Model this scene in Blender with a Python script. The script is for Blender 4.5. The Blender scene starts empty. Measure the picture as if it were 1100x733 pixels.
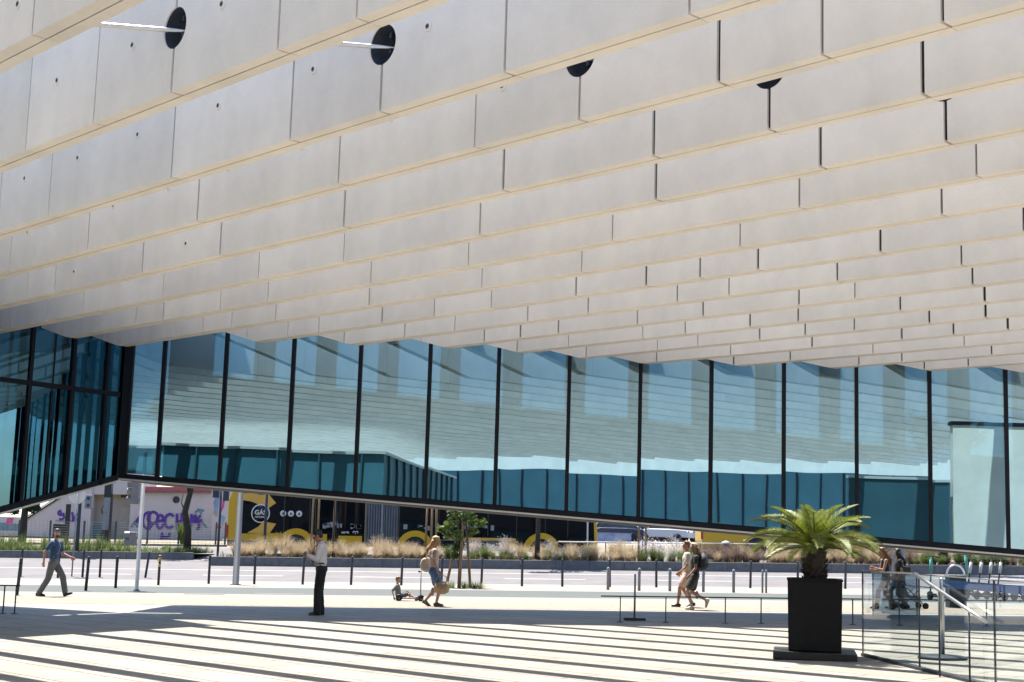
import bpy, bmesh, math, random
from mathutils import Vector, Matrix
random.seed(7)
PI = math.pi
sc = bpy.context.scene
COL = sc.collection

# ------------------------------------------------------------------ camera numbers (50 mm lens, eye 1.7 m)
FPX, EYE, ROLL = 1528.0, 1.7, 0.03
PITCH = math.atan(212.5 / FPX)
CF = Vector((0, math.cos(PITCH), math.sin(PITCH)))
U0 = Vector((0, -math.sin(PITCH), math.cos(PITCH)))
R0 = Vector((1, 0, 0))
CR = R0 * math.cos(ROLL) + U0 * math.sin(ROLL)
CU = U0 * math.cos(ROLL) - R0 * math.sin(ROLL)

def ray(x, y):
    return CF + CR * ((x - 550) / FPX) + CU * ((366.5 - y) / FPX)

# ------------------------------------------------------------------ terrain
SLOPE = 0.018
RAMP = [(-400, 0), (54.5, 0), (63, .38), (70, .70), (84, 1.45), (100, 1.6), (900, 1.6)]
def gz(x, y):
    z = SLOPE * max(-60, min(60, x))
    for (a, za), (b, zb) in zip(RAMP, RAMP[1:]):
        if a <= y <= b:
            return z + za + (zb - za) * (y - a) / (b - a)
    return z
def G(px, py):
    """the place on the ground that a measured spot of the survey photo stands on"""
    d = ray(px, py)
    t = 1.0
    for i in range(60):
        P = d * t
        h = EYE + P.z - gz(P.x, P.y)
        t += h / (abs(d.z) + .06) * .6
    P = d * t
    return Vector((P.x, P.y, gz(P.x, P.y)))
def AT(px, Y, py=575):
    """ground point at distance Y in the direction px"""
    d = ray(px, py); P = d * (Y / d.y)
    return Vector((P.x, Y, gz(P.x, Y)))
def ZAT(px, py, Y):
    d = ray(px, py)
    return EYE + d.z * (Y / d.y)

# ------------------------------------------------------------------ objects
def tag(o, label=None, cat=None, group=None, kind=None):
    if label: o['label'] = label
    if cat: o['category'] = cat
    if group: o['group'] = group
    if kind: o['kind'] = kind
    return o
def thing(name, label, cat, loc=(0, 0, 0), rz=0.0, group=None):
    o = bpy.data.objects.new(name, None); COL.objects.link(o)
    o.empty_display_size = .2
    o.location = loc; o.rotation_euler = (0, 0, rz)
    return tag(o, label, cat, group)
def copy_tree(o, parent=None):
    c = o.copy(); COL.objects.link(c)
    if parent is not None: c.parent = parent
    for ch in list(o.children):
        copy_tree(ch, c)
    return c

class MB:
    def __init__(s): s.v = []; s.f = []; s.sm = []
    def add(s, vs, fs, smooth=False):
        b = len(s.v)
        s.v += [tuple(v) for v in vs]
        s.f += [tuple(i + b for i in f) for f in fs]
        s.sm += [smooth] * len(fs)
        return s
    def box(s, c, size, M=None):
        hx, hy, hz = size[0] / 2, size[1] / 2, size[2] / 2
        vs = [Vector((x * hx, y * hy, z * hz)) for x in (-1, 1) for y in (-1, 1) for z in (-1, 1)]
        if M is not None: vs = [M @ v for v in vs]
        vs = [v + Vector(c) for v in vs]
        return s.add(vs, [(0, 1, 3, 2), (4, 6, 7, 5), (0, 4, 5, 1), (2, 3, 7, 6), (0, 2, 6, 4), (1, 5, 7, 3)])
    def tube(s, pts, r, n=8, caps=True, smooth=True, flat=1.0):
        pts = [Vector(p) for p in pts]
        rs = r if isinstance(r, (list, tuple)) else [r] * len(pts)
        vs = []; prev = None
        for i, p in enumerate(pts):
            a = pts[max(0, i - 1)]; b = pts[min(len(pts) - 1, i + 1)]
            t = (b - a)
            t = t.normalized() if t.length > 1e-9 else Vector((0, 0, 1))
            if prev is None:
                ref = Vector((0, 0, 1)) if abs(t.z) < .9 else Vector((1, 0, 0))
                u = t.cross(ref).normalized()
            else:
                u = (prev - t * prev.dot(t)).normalized()
            prev = u; w = t.cross(u)
            for k in range(n):
                a_ = 2 * PI * k / n
                vs.append(p + (u * math.cos(a_) + w * math.sin(a_) * flat) * rs[i])
        fs = []
        for i in range(len(pts) - 1):
            for k in range(n):
                fs.append((i * n + k, i * n + (k + 1) % n, (i + 1) * n + (k + 1) % n, (i + 1) * n + k))
        s.add(vs, fs, smooth)
        if caps:
            b = len(s.v) - len(vs)
            s.f.append(tuple(b + k for k in range(n - 1, -1, -1))); s.sm.append(False)
            e = b + (len(pts) - 1) * n
            s.f.append(tuple(e + k for k in range(n))); s.sm.append(False)
        return s
    def cyl(s, p0, p1, r0, r1=None, n=12, smooth=True):
        return s.tube([p0, p1], [r0, r0 if r1 is None else r1], n, True, smooth)
    def lathe(s, prof, n=16, c=(0, 0, 0), smooth=True):
        vs = []; c = Vector(c)
        for r, z in prof:
            for k in range(n):
                a = 2 * PI * k / n
                vs.append(c + Vector((r * math.cos(a), r * math.sin(a), z)))
        fs = []
        for i in range(len(prof) - 1):
            for k in range(n):
                fs.append((i * n + k, i * n + (k + 1) % n, (i + 1) * n + (k + 1) % n, (i + 1) * n + k))
        s.add(vs, fs, smooth)
        b = len(s.v) - len(vs)
        s.f.append(tuple(b + k for k in range(n - 1, -1, -1))); s.sm.append(False)
        e = b + (len(prof) - 1) * n
        s.f.append(tuple(e + k for k in range(n))); s.sm.append(False)
        return s
    def ball(s, c, rad, M=None, nu=12, nv=8):
        vs = []; c = Vector(c)
        if not isinstance(rad, (list, tuple)): rad = (rad,) * 3
        vs.append(Vector((0, 0, rad[2])))
        for j in range(1, nv):
            t = PI * j / nv
            for k in range(nu):
                a = 2 * PI * k / nu
                vs.append(Vector((rad[0] * math.sin(t) * math.cos(a), rad[1] * math.sin(t) * math.sin(a), rad[2] * math.cos(t))))
        vs.append(Vector((0, 0, -rad[2])))
        if M is not None: vs = [M @ v for v in vs]
        vs = [v + c for v in vs]
        fs = [(0, 1 + k, 1 + (k + 1) % nu) for k in range(nu)]
        for j in range(nv - 2):
            for k in range(nu):
                a = 1 + j * nu + k; b = 1 + j * nu + (k + 1) % nu
                fs.append((a, a + nu, b + nu, b))
        L = len(vs) - 1; b0 = 1 + (nv - 2) * nu
        fs += [(b0 + k, L, b0 + (k + 1) % nu) for k in range(nu)]
        return s.add(vs, fs, True)
    def cap(s, p0, p1, r0, r1, n=12):
        s.ball(p0, r0, nu=n); s.ball(p1, r1, nu=n)
        return s.tube([p0, p1], [r0, r1], n)
    def prism(s, poly, axis, a, b):
        """poly: (u, v) outline; axis 'x','y','z' extruded from a to b"""
        def P(u, v, w):
            return {'x': (w, u, v), 'y': (u, w, v), 'z': (u, v, w)}[axis]
        n = len(poly)
        vs = [P(u, v, a) for u, v in poly] + [P(u, v, b) for u, v in poly]
        fs = [tuple(range(n - 1, -1, -1)), tuple(range(n, 2 * n))]
        fs += [(i, (i + 1) % n, n + (i + 1) % n, n + i) for i in range(n)]
        return s.add(vs, fs)
    def ribbon(s, pts, w, M, thick=.004):
        """flat stroke in the XZ plane of M"""
        pts = [Vector((p[0], 0, p[1])) for p in pts]
        for i in range(len(pts) - 1):
            a, b = pts[i], pts[i + 1]
            t = (b - a)
            if t.length < 1e-6: continue
            t.normalize(); nn = Vector((-t.z, 0, t.x)) * (w / 2)
            a2 = a - t * (w * .35); b2 = b + t * (w * .35)
            q = [a2 + nn, a2 - nn, b2 - nn, b2 + nn]
            off = Vector((0, -thick - i * .0004, 0))
            s.add([M @ (x + off) for x in q], [(0, 1, 2, 3)])
        return s
    def mesh(s, name):
        me = bpy.data.meshes.new(name)
        me.from_pydata(s.v, [], s.f)
        me.polygons.foreach_set('use_smooth', s.sm)
        bm = bmesh.new(); bm.from_mesh(me)
        bmesh.ops.recalc_face_normals(bm, faces=bm.faces)
        bm.to_mesh(me); bm.free()
        me.update()
        return me
    def build(s, name, mat, parent=None, bevel=0, seg=2, loc=None, rz=0):
        o = bpy.data.objects.new(name, s.mesh(name)); COL.objects.link(o)
        if mat: o.data.materials.append(mat)
        if parent is not None: o.parent = parent
        if loc is not None: o.location = loc; o.rotation_euler = (0, 0, rz)
        if bevel:
            m = o.modifiers.new('bevel', 'BEVEL'); m.width = bevel; m.segments = seg; m.limit_method = 'ANGLE'
            m.angle_limit = math.radians(40)
        return o

def bake(o):
    dg = bpy.context.evaluated_depsgraph_get()
    me = bpy.data.meshes.new_from_object(o.evaluated_get(dg))
    old = o.data
    o.modifiers.clear(); o.data = me
    return o
def blob(mb, name, mat, parent, voxel=.012, smooth=4, noise=0.0, scale=.06):
    o = mb.build(name, mat, parent)
    m = o.modifiers.new('r', 'REMESH'); m.mode = 'VOXEL'; m.voxel_size = voxel; m.use_smooth_shade = True
    m = o.modifiers.new('s', 'SMOOTH'); m.factor = .5; m.iterations = smooth
    if noise:
        t = bpy.data.textures.new('folds', 'CLOUDS'); t.noise_scale = scale
        m = o.modifiers.new('d', 'DISPLACE'); m.texture = t; m.strength = noise; m.mid_level = .5
    return bake(o)
def text(s, size, mat, parent, name='lettering', M=None, offset=0, ext=.003, align='CENTER'):
    cu = bpy.data.curves.new(name, 'FONT'); cu.body = s; cu.size = size; cu.align_x = align; cu.align_y = 'CENTER'
    cu.offset = offset; cu.extrude = ext
    o = bpy.data.objects.new(name, cu); COL.objects.link(o)
    dg = bpy.context.evaluated_depsgraph_get()
    me = bpy.data.meshes.new_from_object(o.evaluated_get(dg))
    bpy.data.objects.remove(o)
    o = bpy.data.objects.new(name, me); COL.objects.link(o)
    me.materials.clear(); me.materials.append(mat)
    if parent is not None: o.parent = parent
    if M is not None: o.matrix_local = M
    return o
def wallM(x, y, z, rz=0):   # text standing on a wall that faces -Y
    return Matrix.Translation((x, y, z)) @ Matrix.Rotation(rz, 4, 'Z') @ Matrix.Rotation(PI / 2, 4, 'X')

# ------------------------------------------------------------------ materials
KA = .68   # overall reflectance of everyday surfaces
def mat(name, col, rough=.6, metal=0, var=0.0, vscale=3.0, bump=0.0, bscale=20.0, spec=.5, detail=6, col2=None, stretch=None):
    if not metal: col = tuple(c * KA for c in col); col2 = tuple(c * KA for c in col2) if col2 else None
    m = bpy.data.materials.new(name); m.use_nodes = True
    nt = m.node_tree; b = nt.nodes['Principled BSDF']
    b.inputs['Base Color'].default_value = (*col, 1); b.inputs['Roughness'].default_value = rough
    b.inputs['Metallic'].default_value = metal; b.inputs['Specular IOR Level'].default_value = spec
    if var or bump or col2:
        tc = nt.nodes.new('ShaderNodeTexCoord'); src = tc.outputs['Object']
        if stretch:
            mp = nt.nodes.new('ShaderNodeMapping'); mp.inputs['Scale'].default_value = stretch
            nt.links.new(src, mp.inputs['Vector']); src = mp.outputs['Vector']
    if var or col2:
        n = nt.nodes.new('ShaderNodeTexNoise'); n.inputs['Scale'].default_value = vscale; n.inputs['Detail'].default_value = detail
        n.inputs['Roughness'].default_value = .65
        nt.links.new(src, n.inputs['Vector'])
        r = nt.nodes.new('ShaderNodeValToRGB')
        c2 = col2 or tuple(min(1, c * (1 + var)) for c in col)
        c1 = col if col2 else tuple(c * (1 - var) for c in col)
        r.color_ramp.elements[0].position = .32; r.color_ramp.elements[1].position = .68
        r.color_ramp.elements[0].color = (*c1, 1); r.color_ramp.elements[1].color = (*c2, 1)
        nt.links.new(n.outputs['Fac'], r.inputs['Fac']); nt.links.new(r.outputs['Color'], b.inputs['Base Color'])
    if bump:
        n2 = nt.nodes.new('ShaderNodeTexNoise'); n2.inputs['Scale'].default_value = bscale; n2.inputs['Detail'].default_value = 4
        nt.links.new(src, n2.inputs['Vector'])
        bp = nt.nodes.new('ShaderNodeBump'); bp.inputs['Strength'].default_value = bump; bp.inputs['Distance'].default_value = .02
        nt.links.new(n2.outputs['Fac'], bp.inputs['Height']); nt.links.new(bp.outputs['Normal'], b.inputs['Normal'])
    return m
def leaf_mat(name, c1, c2, trans=.35, rough=.5, vscale=2.0):
    c1 = tuple(c * KA for c in c1); c2 = tuple(c * KA for c in c2)
    m = bpy.data.materials.new(name); m.use_nodes = True
    nt = m.node_tree; b = nt.nodes['Principled BSDF']; out = nt.nodes['Material Output']
    g = nt.nodes.new('ShaderNodeNewGeometry'); n = nt.nodes.new('ShaderNodeTexNoise')
    tc = nt.nodes.new('ShaderNodeTexCoord'); n.inputs['Scale'].default_value = vscale
    nt.links.new(tc.outputs['Object'], n.inputs['Vector'])
    ad = nt.nodes.new('ShaderNodeMath'); ad.operation = 'ADD'
    ml = nt.nodes.new('ShaderNodeMath'); ml.operation = 'MULTIPLY'; ml.inputs[1].default_value = .5
    nt.links.new(g.outputs['Random Per Island'], ad.inputs[0]); nt.links.new(n.outputs['Fac'], ad.inputs[1]); nt.links.new(ad.outputs[0], ml.inputs[0])
    r = nt.nodes.new('ShaderNodeValToRGB'); r.color_ramp.elements[0].color = (*c1, 1); r.color_ramp.elements[1].color = (*c2, 1)
    r.color_ramp.elements[0].position = .15; r.color_ramp.elements[1].position = .85
    nt.links.new(ml.outputs[0], r.inputs['Fac']); nt.links.new(r.outputs['Color'], b.inputs['Base Color'])
    b.inputs['Roughness'].default_value = rough
    t = nt.nodes.new('ShaderNodeBsdfTranslucent'); nt.links.new(r.outputs['Color'], t.inputs['Color'])
    mx = nt.nodes.new('ShaderNodeMixShader'); mx.inputs['Fac'].default_value = trans
    nt.links.new(b.outputs[0], mx.inputs[1]); nt.links.new(t.outputs[0], mx.inputs[2]); nt.links.new(mx.outputs[0], out.inputs['Surface'])
    return m
def facade_glass(name, refl, trans, fac=.5, wave=.12, wscale=.5):
    m = bpy.data.materials.new(name); m.use_nodes = True
    nt = m.node_tree; nt.nodes.clear()
    out = nt.nodes.new('ShaderNodeOutputMaterial')
    gl = nt.nodes.new('ShaderNodeBsdfGlossy'); gl.inputs['Color'].default_value = (*refl, 1); gl.inputs['Roughness'].default_value = .0
    tr = nt.nodes.new('ShaderNodeBsdfTransparent'); tr.inputs['Color'].default_value = (*trans, 1)
    mx = nt.nodes.new('ShaderNodeMixShader'); mx.inputs['Fac'].default_value = fac
    tc = nt.nodes.new('ShaderNodeTexCoord'); n = nt.nodes.new('ShaderNodeTexNoise'); n.inputs['Scale'].default_value = wscale
    n.inputs['Detail'].default_value = 1.0
    oi = nt.nodes.new('ShaderNodeObjectInfo'); vm = nt.nodes.new('ShaderNodeVectorMath'); vm.operation = 'SCALE'
    cb = nt.nodes.new('ShaderNodeCombineXYZ')
    for i in range(3): nt.links.new(oi.outputs['Random'], cb.inputs[i])
    vm.inputs['Scale'].default_value = 40; nt.links.new(cb.outputs[0], vm.inputs[0])
    va = nt.nodes.new('ShaderNodeVectorMath'); va.operation = 'ADD'
    nt.links.new(tc.outputs['Object'], va.inputs[0]); nt.links.new(vm.outputs[0], va.inputs[1])
    nt.links.new(va.outputs[0], n.inputs['Vector'])
    bp = nt.nodes.new('ShaderNodeBump'); bp.inputs['Strength'].default_value = wave; bp.inputs['Distance'].default_value = .05
    nt.links.new(n.outputs['Fac'], bp.inputs['Height']); nt.links.new(bp.outputs['Normal'], gl.inputs['Normal'])
    nt.links.new(tr.outputs[0], mx.inputs[1]); nt.links.new(gl.outputs[0], mx.inputs[2]); nt.links.new(mx.outputs[0], out.inputs['Surface'])
    return m
def clear_glass(name, tint=(.90, .95, .96), ior=1.5):
    m = bpy.data.materials.new(name); m.use_nodes = True
    nt = m.node_tree; nt.nodes.clear()
    out = nt.nodes.new('ShaderNodeOutputMaterial')
    gl = nt.nodes.new('ShaderNodeBsdfGlossy'); gl.inputs['Roughness'].default_value = .01
    tr = nt.nodes.new('ShaderNodeBsdfTransparent'); tr.inputs['Color'].default_value = (*tint, 1)
    lw = nt.nodes.new('ShaderNodeLayerWeight'); lw.inputs['Blend'].default_value = .5
    pw = nt.nodes.new('ShaderNodeMath'); pw.operation = 'POWER'; pw.inputs[1].default_value = 4
    ma = nt.nodes.new('ShaderNodeMath'); ma.operation = 'MULTIPLY_ADD'; ma.inputs[1].default_value = .6; ma.inputs[2].default_value = .035
    nt.links.new(lw.outputs['Facing'], pw.inputs[0]); nt.links.new(pw.outputs[0], ma.inputs[0])
    mx = nt.nodes.new('ShaderNodeMixShader')
    nt.links.new(ma.outputs[0], mx.inputs['Fac']); nt.links.new(tr.outputs[0], mx.inputs[1]); nt.links.new(gl.outputs[0], mx.inputs[2])
    nt.links.new(mx.outputs[0], out.inputs['Surface'])
    return m
def paving(name, c1, c2, mortar, rot, bw, rh, msize=.006, bump=.15, stain=.30):
    c1, c2, mortar = (tuple(c * KA for c in q) for q in (c1, c2, mortar))
    m = bpy.data.materials.new(name); m.use_nodes = True
    nt = m.node_tree; b = nt.nodes['Principled BSDF']
    tc = nt.nodes.new('ShaderNodeTexCoord'); mp = nt.nodes.new('ShaderNodeMapping'); mp.inputs['Rotation'].default_value = (0, 0, rot)
    nt.links.new(tc.outputs['Object'], mp.inputs['Vector'])
    br = nt.nodes.new('ShaderNodeTexBrick'); br.inputs['Scale'].default_value = 1.0
    br.inputs['Brick Width'].default_value = bw; br.inputs['Row Height'].default_value = rh; br.inputs['Mortar Size'].default_value = msize
    br.inputs['Mortar Smooth'].default_value = .1; br.offset = .37
    br.inputs['Color1'].default_value = (*c1, 1); br.inputs['Color2'].default_value = (*c2, 1); br.inputs['Mortar'].default_value = (*mortar, 1)
    nt.links.new(mp.outputs[0], br.inputs['Vector'])
    n = nt.nodes.new('ShaderNodeTexNoise'); n.inputs['Scale'].default_value = .55; n.inputs['Detail'].default_value = 12; n.inputs['Roughness'].default_value = .78
    nt.links.new(tc.outputs['Object'], n.inputs['Vector'])
    mr = nt.nodes.new('ShaderNodeMapRange'); mr.inputs['From Min'].default_value = .3; mr.inputs['From Max'].default_value = .7
    mr.inputs['To Min'].default_value = 1 - stain; mr.inputs['To Max'].default_value = 1 + stain * .5
    nt.links.new(n.outputs['Fac'], mr.inputs['Value'])
    mul = nt.nodes.new('ShaderNodeVectorMath'); mul.operation = 'SCALE'
    nt.links.new(br.outputs['Color'], mul.inputs[0]); nt.links.new(mr.outputs[0], mul.inputs['Scale'])
    nt.links.new(mul.outputs[0], b.inputs['Base Color'])
    b.inputs['Roughness'].default_value = .75
    n2 = nt.nodes.new('ShaderNodeTexNoise'); n2.inputs['Scale'].default_value = 60; nt.links.new(tc.outputs['Object'], n2.inputs['Vector'])
    bp = nt.nodes.new('ShaderNodeBump'); bp.inputs['Strength'].default_value = bump; bp.inputs['Distance'].default_value = .01
    nt.links.new(n2.outputs['Fac'], bp.inputs['Height']); nt.links.new(bp.outputs[0], b.inputs['Normal'])
    return m
def concrete(name, col, dark):
    m = bpy.data.materials.new(name); m.use_nodes = True
    nt = m.node_tree; b = nt.nodes['Principled BSDF']; b.inputs['Roughness'].default_value = .7
    tc = nt.nodes.new('ShaderNodeTexCoord')
    n = nt.nodes.new('ShaderNodeTexNoise'); n.inputs['Scale'].default_value = .8; n.inputs['Detail'].default_value = 10; n.inputs['Roughness'].default_value = .62
    nt.links.new(tc.outputs['Object'], n.inputs['Vector'])
    g = nt.nodes.new('ShaderNodeNewGeometry')
    ad = nt.nodes.new('ShaderNodeMath'); ad.operation = 'MULTIPLY_ADD'; ad.inputs[1].default_value = .30
    nt.links.new(g.outputs['Random Per Island'], ad.inputs[0]); nt.links.new(n.outputs['Fac'], ad.inputs[2])
    r = nt.nodes.new('ShaderNodeValToRGB'); r.color_ramp.elements[0].position = .42; r.color_ramp.elements[1].position = .82
    r.color_ramp.elements[0].color = (*dark, 1); r.color_ramp.elements[1].color = (*col, 1)
    nt.links.new(ad.outputs[0], r.inputs['Fac'])
    # rain streaks and faint blotches
    mp = nt.nodes.new('ShaderNodeMapping'); mp.inputs['Scale'].default_value = (2.0, 2.0, .5); nt.links.new(tc.outputs['Object'], mp.inputs['Vector'])
    n3 = nt.nodes.new('ShaderNodeTexNoise'); n3.inputs['Scale'].default_value = 1.0; n3.inputs['Detail'].default_value = 7; nt.links.new(mp.outputs[0], n3.inputs['Vector'])
    n4 = nt.nodes.new('ShaderNodeTexNoise'); n4.inputs['Scale'].default_value = 2.6; n4.inputs['Detail'].default_value = 12; n4.inputs['Roughness'].default_value = .75; n4.inputs['Distortion'].default_value = .6; nt.links.new(tc.outputs['Object'], n4.inputs['Vector'])
    sm_ = nt.nodes.new('ShaderNodeMath'); sm_.operation = 'ADD'; nt.links.new(n3.outputs['Fac'], sm_.inputs[0]); nt.links.new(n4.outputs['Fac'], sm_.inputs[1])
    mr = nt.nodes.new('ShaderNodeMapRange'); mr.inputs['From Min'].default_value = .72; mr.inputs['From Max'].default_value = 1.15; mr.inputs['To Min'].default_value = .93; mr.inputs['To Max'].default_value = 1.02
    nt.links.new(sm_.outputs[0], mr.inputs['Value'])
    ml = nt.nodes.new('ShaderNodeVectorMath'); ml.operation = 'SCALE'; nt.links.new(r.outputs[0], ml.inputs[0]); nt.links.new(mr.outputs[0], ml.inputs['Scale'])
    nt.links.new(ml.outputs[0], b.inputs['Base Color'])
    n2 = nt.nodes.new('ShaderNodeTexNoise'); n2.inputs['Scale'].default_value = 25; n2.inputs['Detail'].default_value = 6; nt.links.new(tc.outputs['Object'], n2.inputs['Vector'])
    bp = nt.nodes.new('ShaderNodeBump'); bp.inputs['Strength'].default_value = .12; bp.inputs['Distance'].default_value = .02
    nt.links.new(n2.outputs['Fac'], bp.inputs['Height']); nt.links.new(bp.outputs[0], b.inputs['Normal'])
    return m

D_ANG = math.atan2(.728, -.686)
M = dict(
    plaza=paving('plaza_paving', (.385, .355, .312), (.335, .307, .267), (.10, .09, .08), -D_ANG, 2.1, .715, .020),
    walk=mat('pavement_concrete', (.29, .25, .20), .8, var=.10, vscale=.7, bump=.1, bscale=50),
    cobble=mat('cobbles', (.21, .165, .115), .85, col2=(.42, .35, .27), vscale=6, bump=.5, bscale=40, detail=12),
    cycle=mat('cycle_lane', (.085, .098, .088), .85, var=.10, vscale=1.5, bump=.2, bscale=60),
    kerbwhite=mat('kerb_paving', (.30, .265, .22), .8, var=.08, vscale=2),
    asphalt=mat('asphalt', (.17, .158, .16), .85, var=.18, vscale=.6, bump=.4, bscale=80, detail=10),
    line=mat('road_paint', (.75, .72, .66), .6, var=.15, vscale=4),
    granite=mat('granite_kerb', (.16, .16, .17), .75, var=.25, vscale=4, bump=.2, bscale=30),
    earth=mat('bed_earth', (.13, .105, .075), .9, var=.3, vscale=3, bump=.5, bscale=15),
    soil=mat('sandy_soil', (.30, .25, .185), .9, var=.25, vscale=2, bump=.5, bscale=15),
    fin=concrete('pale_concrete', (.92, .875, .80), (.81, .772, .71)),
    gap=mat('joint_shadow', (.03, .03, .035), .9),
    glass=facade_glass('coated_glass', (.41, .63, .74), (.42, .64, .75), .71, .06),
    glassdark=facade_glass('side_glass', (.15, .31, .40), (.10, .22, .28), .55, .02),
    mull=mat('dark_mullion', (.006, .009, .018), .6, 0, spec=.25),
    trimlight=mat('light_metal_trim', (.62, .62, .62), .4, .4),
    interior=mat('interior_wall', (.05, .065, .08), .8, var=.15, vscale=1),
    steel=mat('stainless', (.62, .63, .64), .28, 1, var=.1, vscale=8),
    greysteel=mat('painted_grey_steel', (.055, .068, .092), .6, 0, spec=.2, var=.15, vscale=6),
    lightsteel=mat('galvanised', (.25, .27, .30), .5, 0, var=.15, vscale=5),
    dark=mat('black_painted', (.008, .009, .012), .5, var=.2, vscale=6),
    planter=mat('planter_black', (.0045, .0055, .0075), .6, spec=.2, var=.4, vscale=5, bump=.1, bscale=30),
    yellow=mat('bus_yellow', (.72, .42, .01), .35, var=.04, vscale=3),
    yellow2=mat('swoosh_yellow', (.78, .45, .08), .35, var=.04, vscale=3),
    busblack=mat('bus_glazing', (.006, .008, .011), .04, spec=.35),
    busgrey=mat('bus_skirt_grey', (.09, .10, .12), .5, var=.1, vscale=3),
    bellows=mat('bellows_rubber', (.14, .16, .19), .8, var=.3, vscale=5, stretch=(3, 1, .3)),
    white=mat('white_paint', (.78, .77, .75), .5, var=.05, vscale=3),
    tyre=mat('tyre_rubber', (.015, .015, .016), .85),
    red=mat('red_lens', (.5, .02, .02), .2),
    bark=mat('bark', (.045, .035, .028), .9, var=.4, vscale=8, bump=.8, bscale=25),
    stake=mat('wooden_stake', (.30, .19, .10), .85, var=.25, vscale=10, stretch=(4, 4, .6)),
    palmtrunk=mat('palm_trunk', (.06, .045, .035), .95, var=.45, vscale=20, bump=.8, bscale=40),
    frond=leaf_mat('palm_fronds', (.05, .115, .015), (.34, .37, .045), .32, .48, 3),
    leaf=leaf_mat('young_leaves', (.06, .12, .02), (.20, .26, .05), .4),
    leafdark=leaf_mat('dark_leaves', (.015, .04, .012), (.06, .11, .03), .25),
    straw=leaf_mat('straw_grass', (.40, .29, .16), (.80, .66, .46), .40, .7),
    straw2=leaf_mat('dry_undergrowth', (.12, .10, .05), (.36, .28, .16), .3, .7),
    strawpurple=leaf_mat('plum_grass', (.12, .075, .06), (.36, .26, .20), .3, .7),
    greengrass=leaf_mat('green_grass', (.08, .13, .03), (.22, .28, .07), .35, .6),
    flowers=leaf_mat('white_flowers', (.55, .50, .50), (.80, .76, .76), .3, .6),
    clear=clear_glass('clear_glass'), cleartint=clear_glass('clear_glass_grey', (.50, .58, .66)),
    wall=mat('whitewashed_wall', (.62, .56, .57), .85, var=.07, vscale=.8, bump=.2, bscale=8),
    beige=mat('beige_wall', (.42, .38, .33), .85, var=.08, vscale=1.5),
    ochre=mat('ochre_band', (.42, .33, .15), .8, var=.15, vscale=3),
    roofred=mat('red_roof', (.45, .10, .12), .7, var=.25, vscale=5),
    purple=mat('purple_spray', (.10, .035, .32), .7, var=.35, vscale=4),
    tealspray=mat('teal_spray', (.12, .25, .32), .7, var=.3, vscale=4),
    bluespray=mat('blue_spray', (.05, .14, .48), .7, col2=(.45, .50, .58), vscale=1.2),
    pinkspray=mat('pink_spray', (.65, .08, .28), .7, var=.2, vscale=4),
    skin=mat('skin', (.50, .27, .18), .55, var=.06, vscale=12), skin2=mat('skin_fair', (.60, .36, .26), .55, var=.06, vscale=12),
    hairdark=mat('dark_hair', (.012, .010, .010), .5, var=.3, vscale=30, stretch=(1, 1, .2)),
    hairblond=mat('blond_hair', (.62, .42, .19), .5, var=.3, vscale=30, stretch=(1, 1, .2)),
    hairbrown=mat('brown_hair', (.22, .10, .045), .5, var=.3, vscale=30, stretch=(1, 1, .2)),
    navy=mat('navy_cotton', (.03, .085, .19), .85, var=.18, vscale=9), greytrouser=mat('grey_cotton', (.16, .17, .18), .85, var=.15, vscale=9),
    shirt=mat('white_shirt', (.98, .93, .92), .8, var=.04, vscale=8), blacktrouser=mat('black_wool', (.010, .011, .016), .8, var=.2, vscale=9),
    tie=mat('red_tie', (.36, .03, .05), .6, var=.15, vscale=15), leather=mat('black_leather', (.012, .012, .013), .4),
    pink=mat('pink_cotton', (.75, .55, .48), .85, var=.08, vscale=9), denim=mat('blue_denim', (.12, .22, .42), .85, var=.35, vscale=9),
    wicker=mat('straw_bag', (.45, .31, .17), .85, col2=(.68, .54, .36), vscale=18, bump=.6, bscale=60),
    cream=mat('cream_cloth', (.74, .66, .56), .85, var=.06, vscale=8), floral=mat('dark_floral', (.014, .015, .015), .8, col2=(.12, .13, .12), vscale=22),
    backpack=mat('grey_blue_nylon', (.07, .095, .12), .7, var=.2, vscale=8), shoe=mat('grey_canvas', (.16, .15, .16), .8, var=.2, vscale=14),
    blacktop=mat('black_cotton', (.012, .013, .016), .85, var=.2, vscale=8), child=mat('sage_cotton', (.22, .25, .24), .85, var=.15, vscale=12),
    lip=mat('lips', (.35, .10, .09), .5), eye=mat('eye_dark', (.02, .014, .01), .25), phone=mat('phone_black', (.01, .01, .012), .15),
    teal=mat('teal_paint', (.10, .42, .36), .4), blue=mat('band_blue', (.05, .20, .65), .4, var=.08, vscale=3),
    carwhite=mat('car_white', (.72, .73, .75), .2), carsilver=mat('car_silver', (.34, .36, .40), .25, .6), cardark=mat('car_navy', (.025, .04, .09), .2),
    carglass=mat('car_glass', (.02, .03, .04), .05, spec=.8), lens=mat('lamp_lens', (.05, .05, .05), .15),
    yellowpaint=mat('yellow_paint', (.70, .42, .02), .5), metalcover=mat('iron_cover', (.16, .15, .14), .7, var=.2, vscale=12),
    block=mat('pale_teal_cladding', (.07, .22, .29), .45, var=.12, vscale=.6),
    behind=mat('dark_teal_cladding', (.04, .125, .165), .5, var=.15, vscale=.6), sunwall=concrete('sunlit_wall', (.72, .69, .63), (.60, .57, .52)),
    fence=mat('wire_fence', (.05, .055, .06), .6, .3),
    farleaf=leaf_mat('far_trees', (.02, .04, .015), (.08, .11, .04), .2),
)
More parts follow.
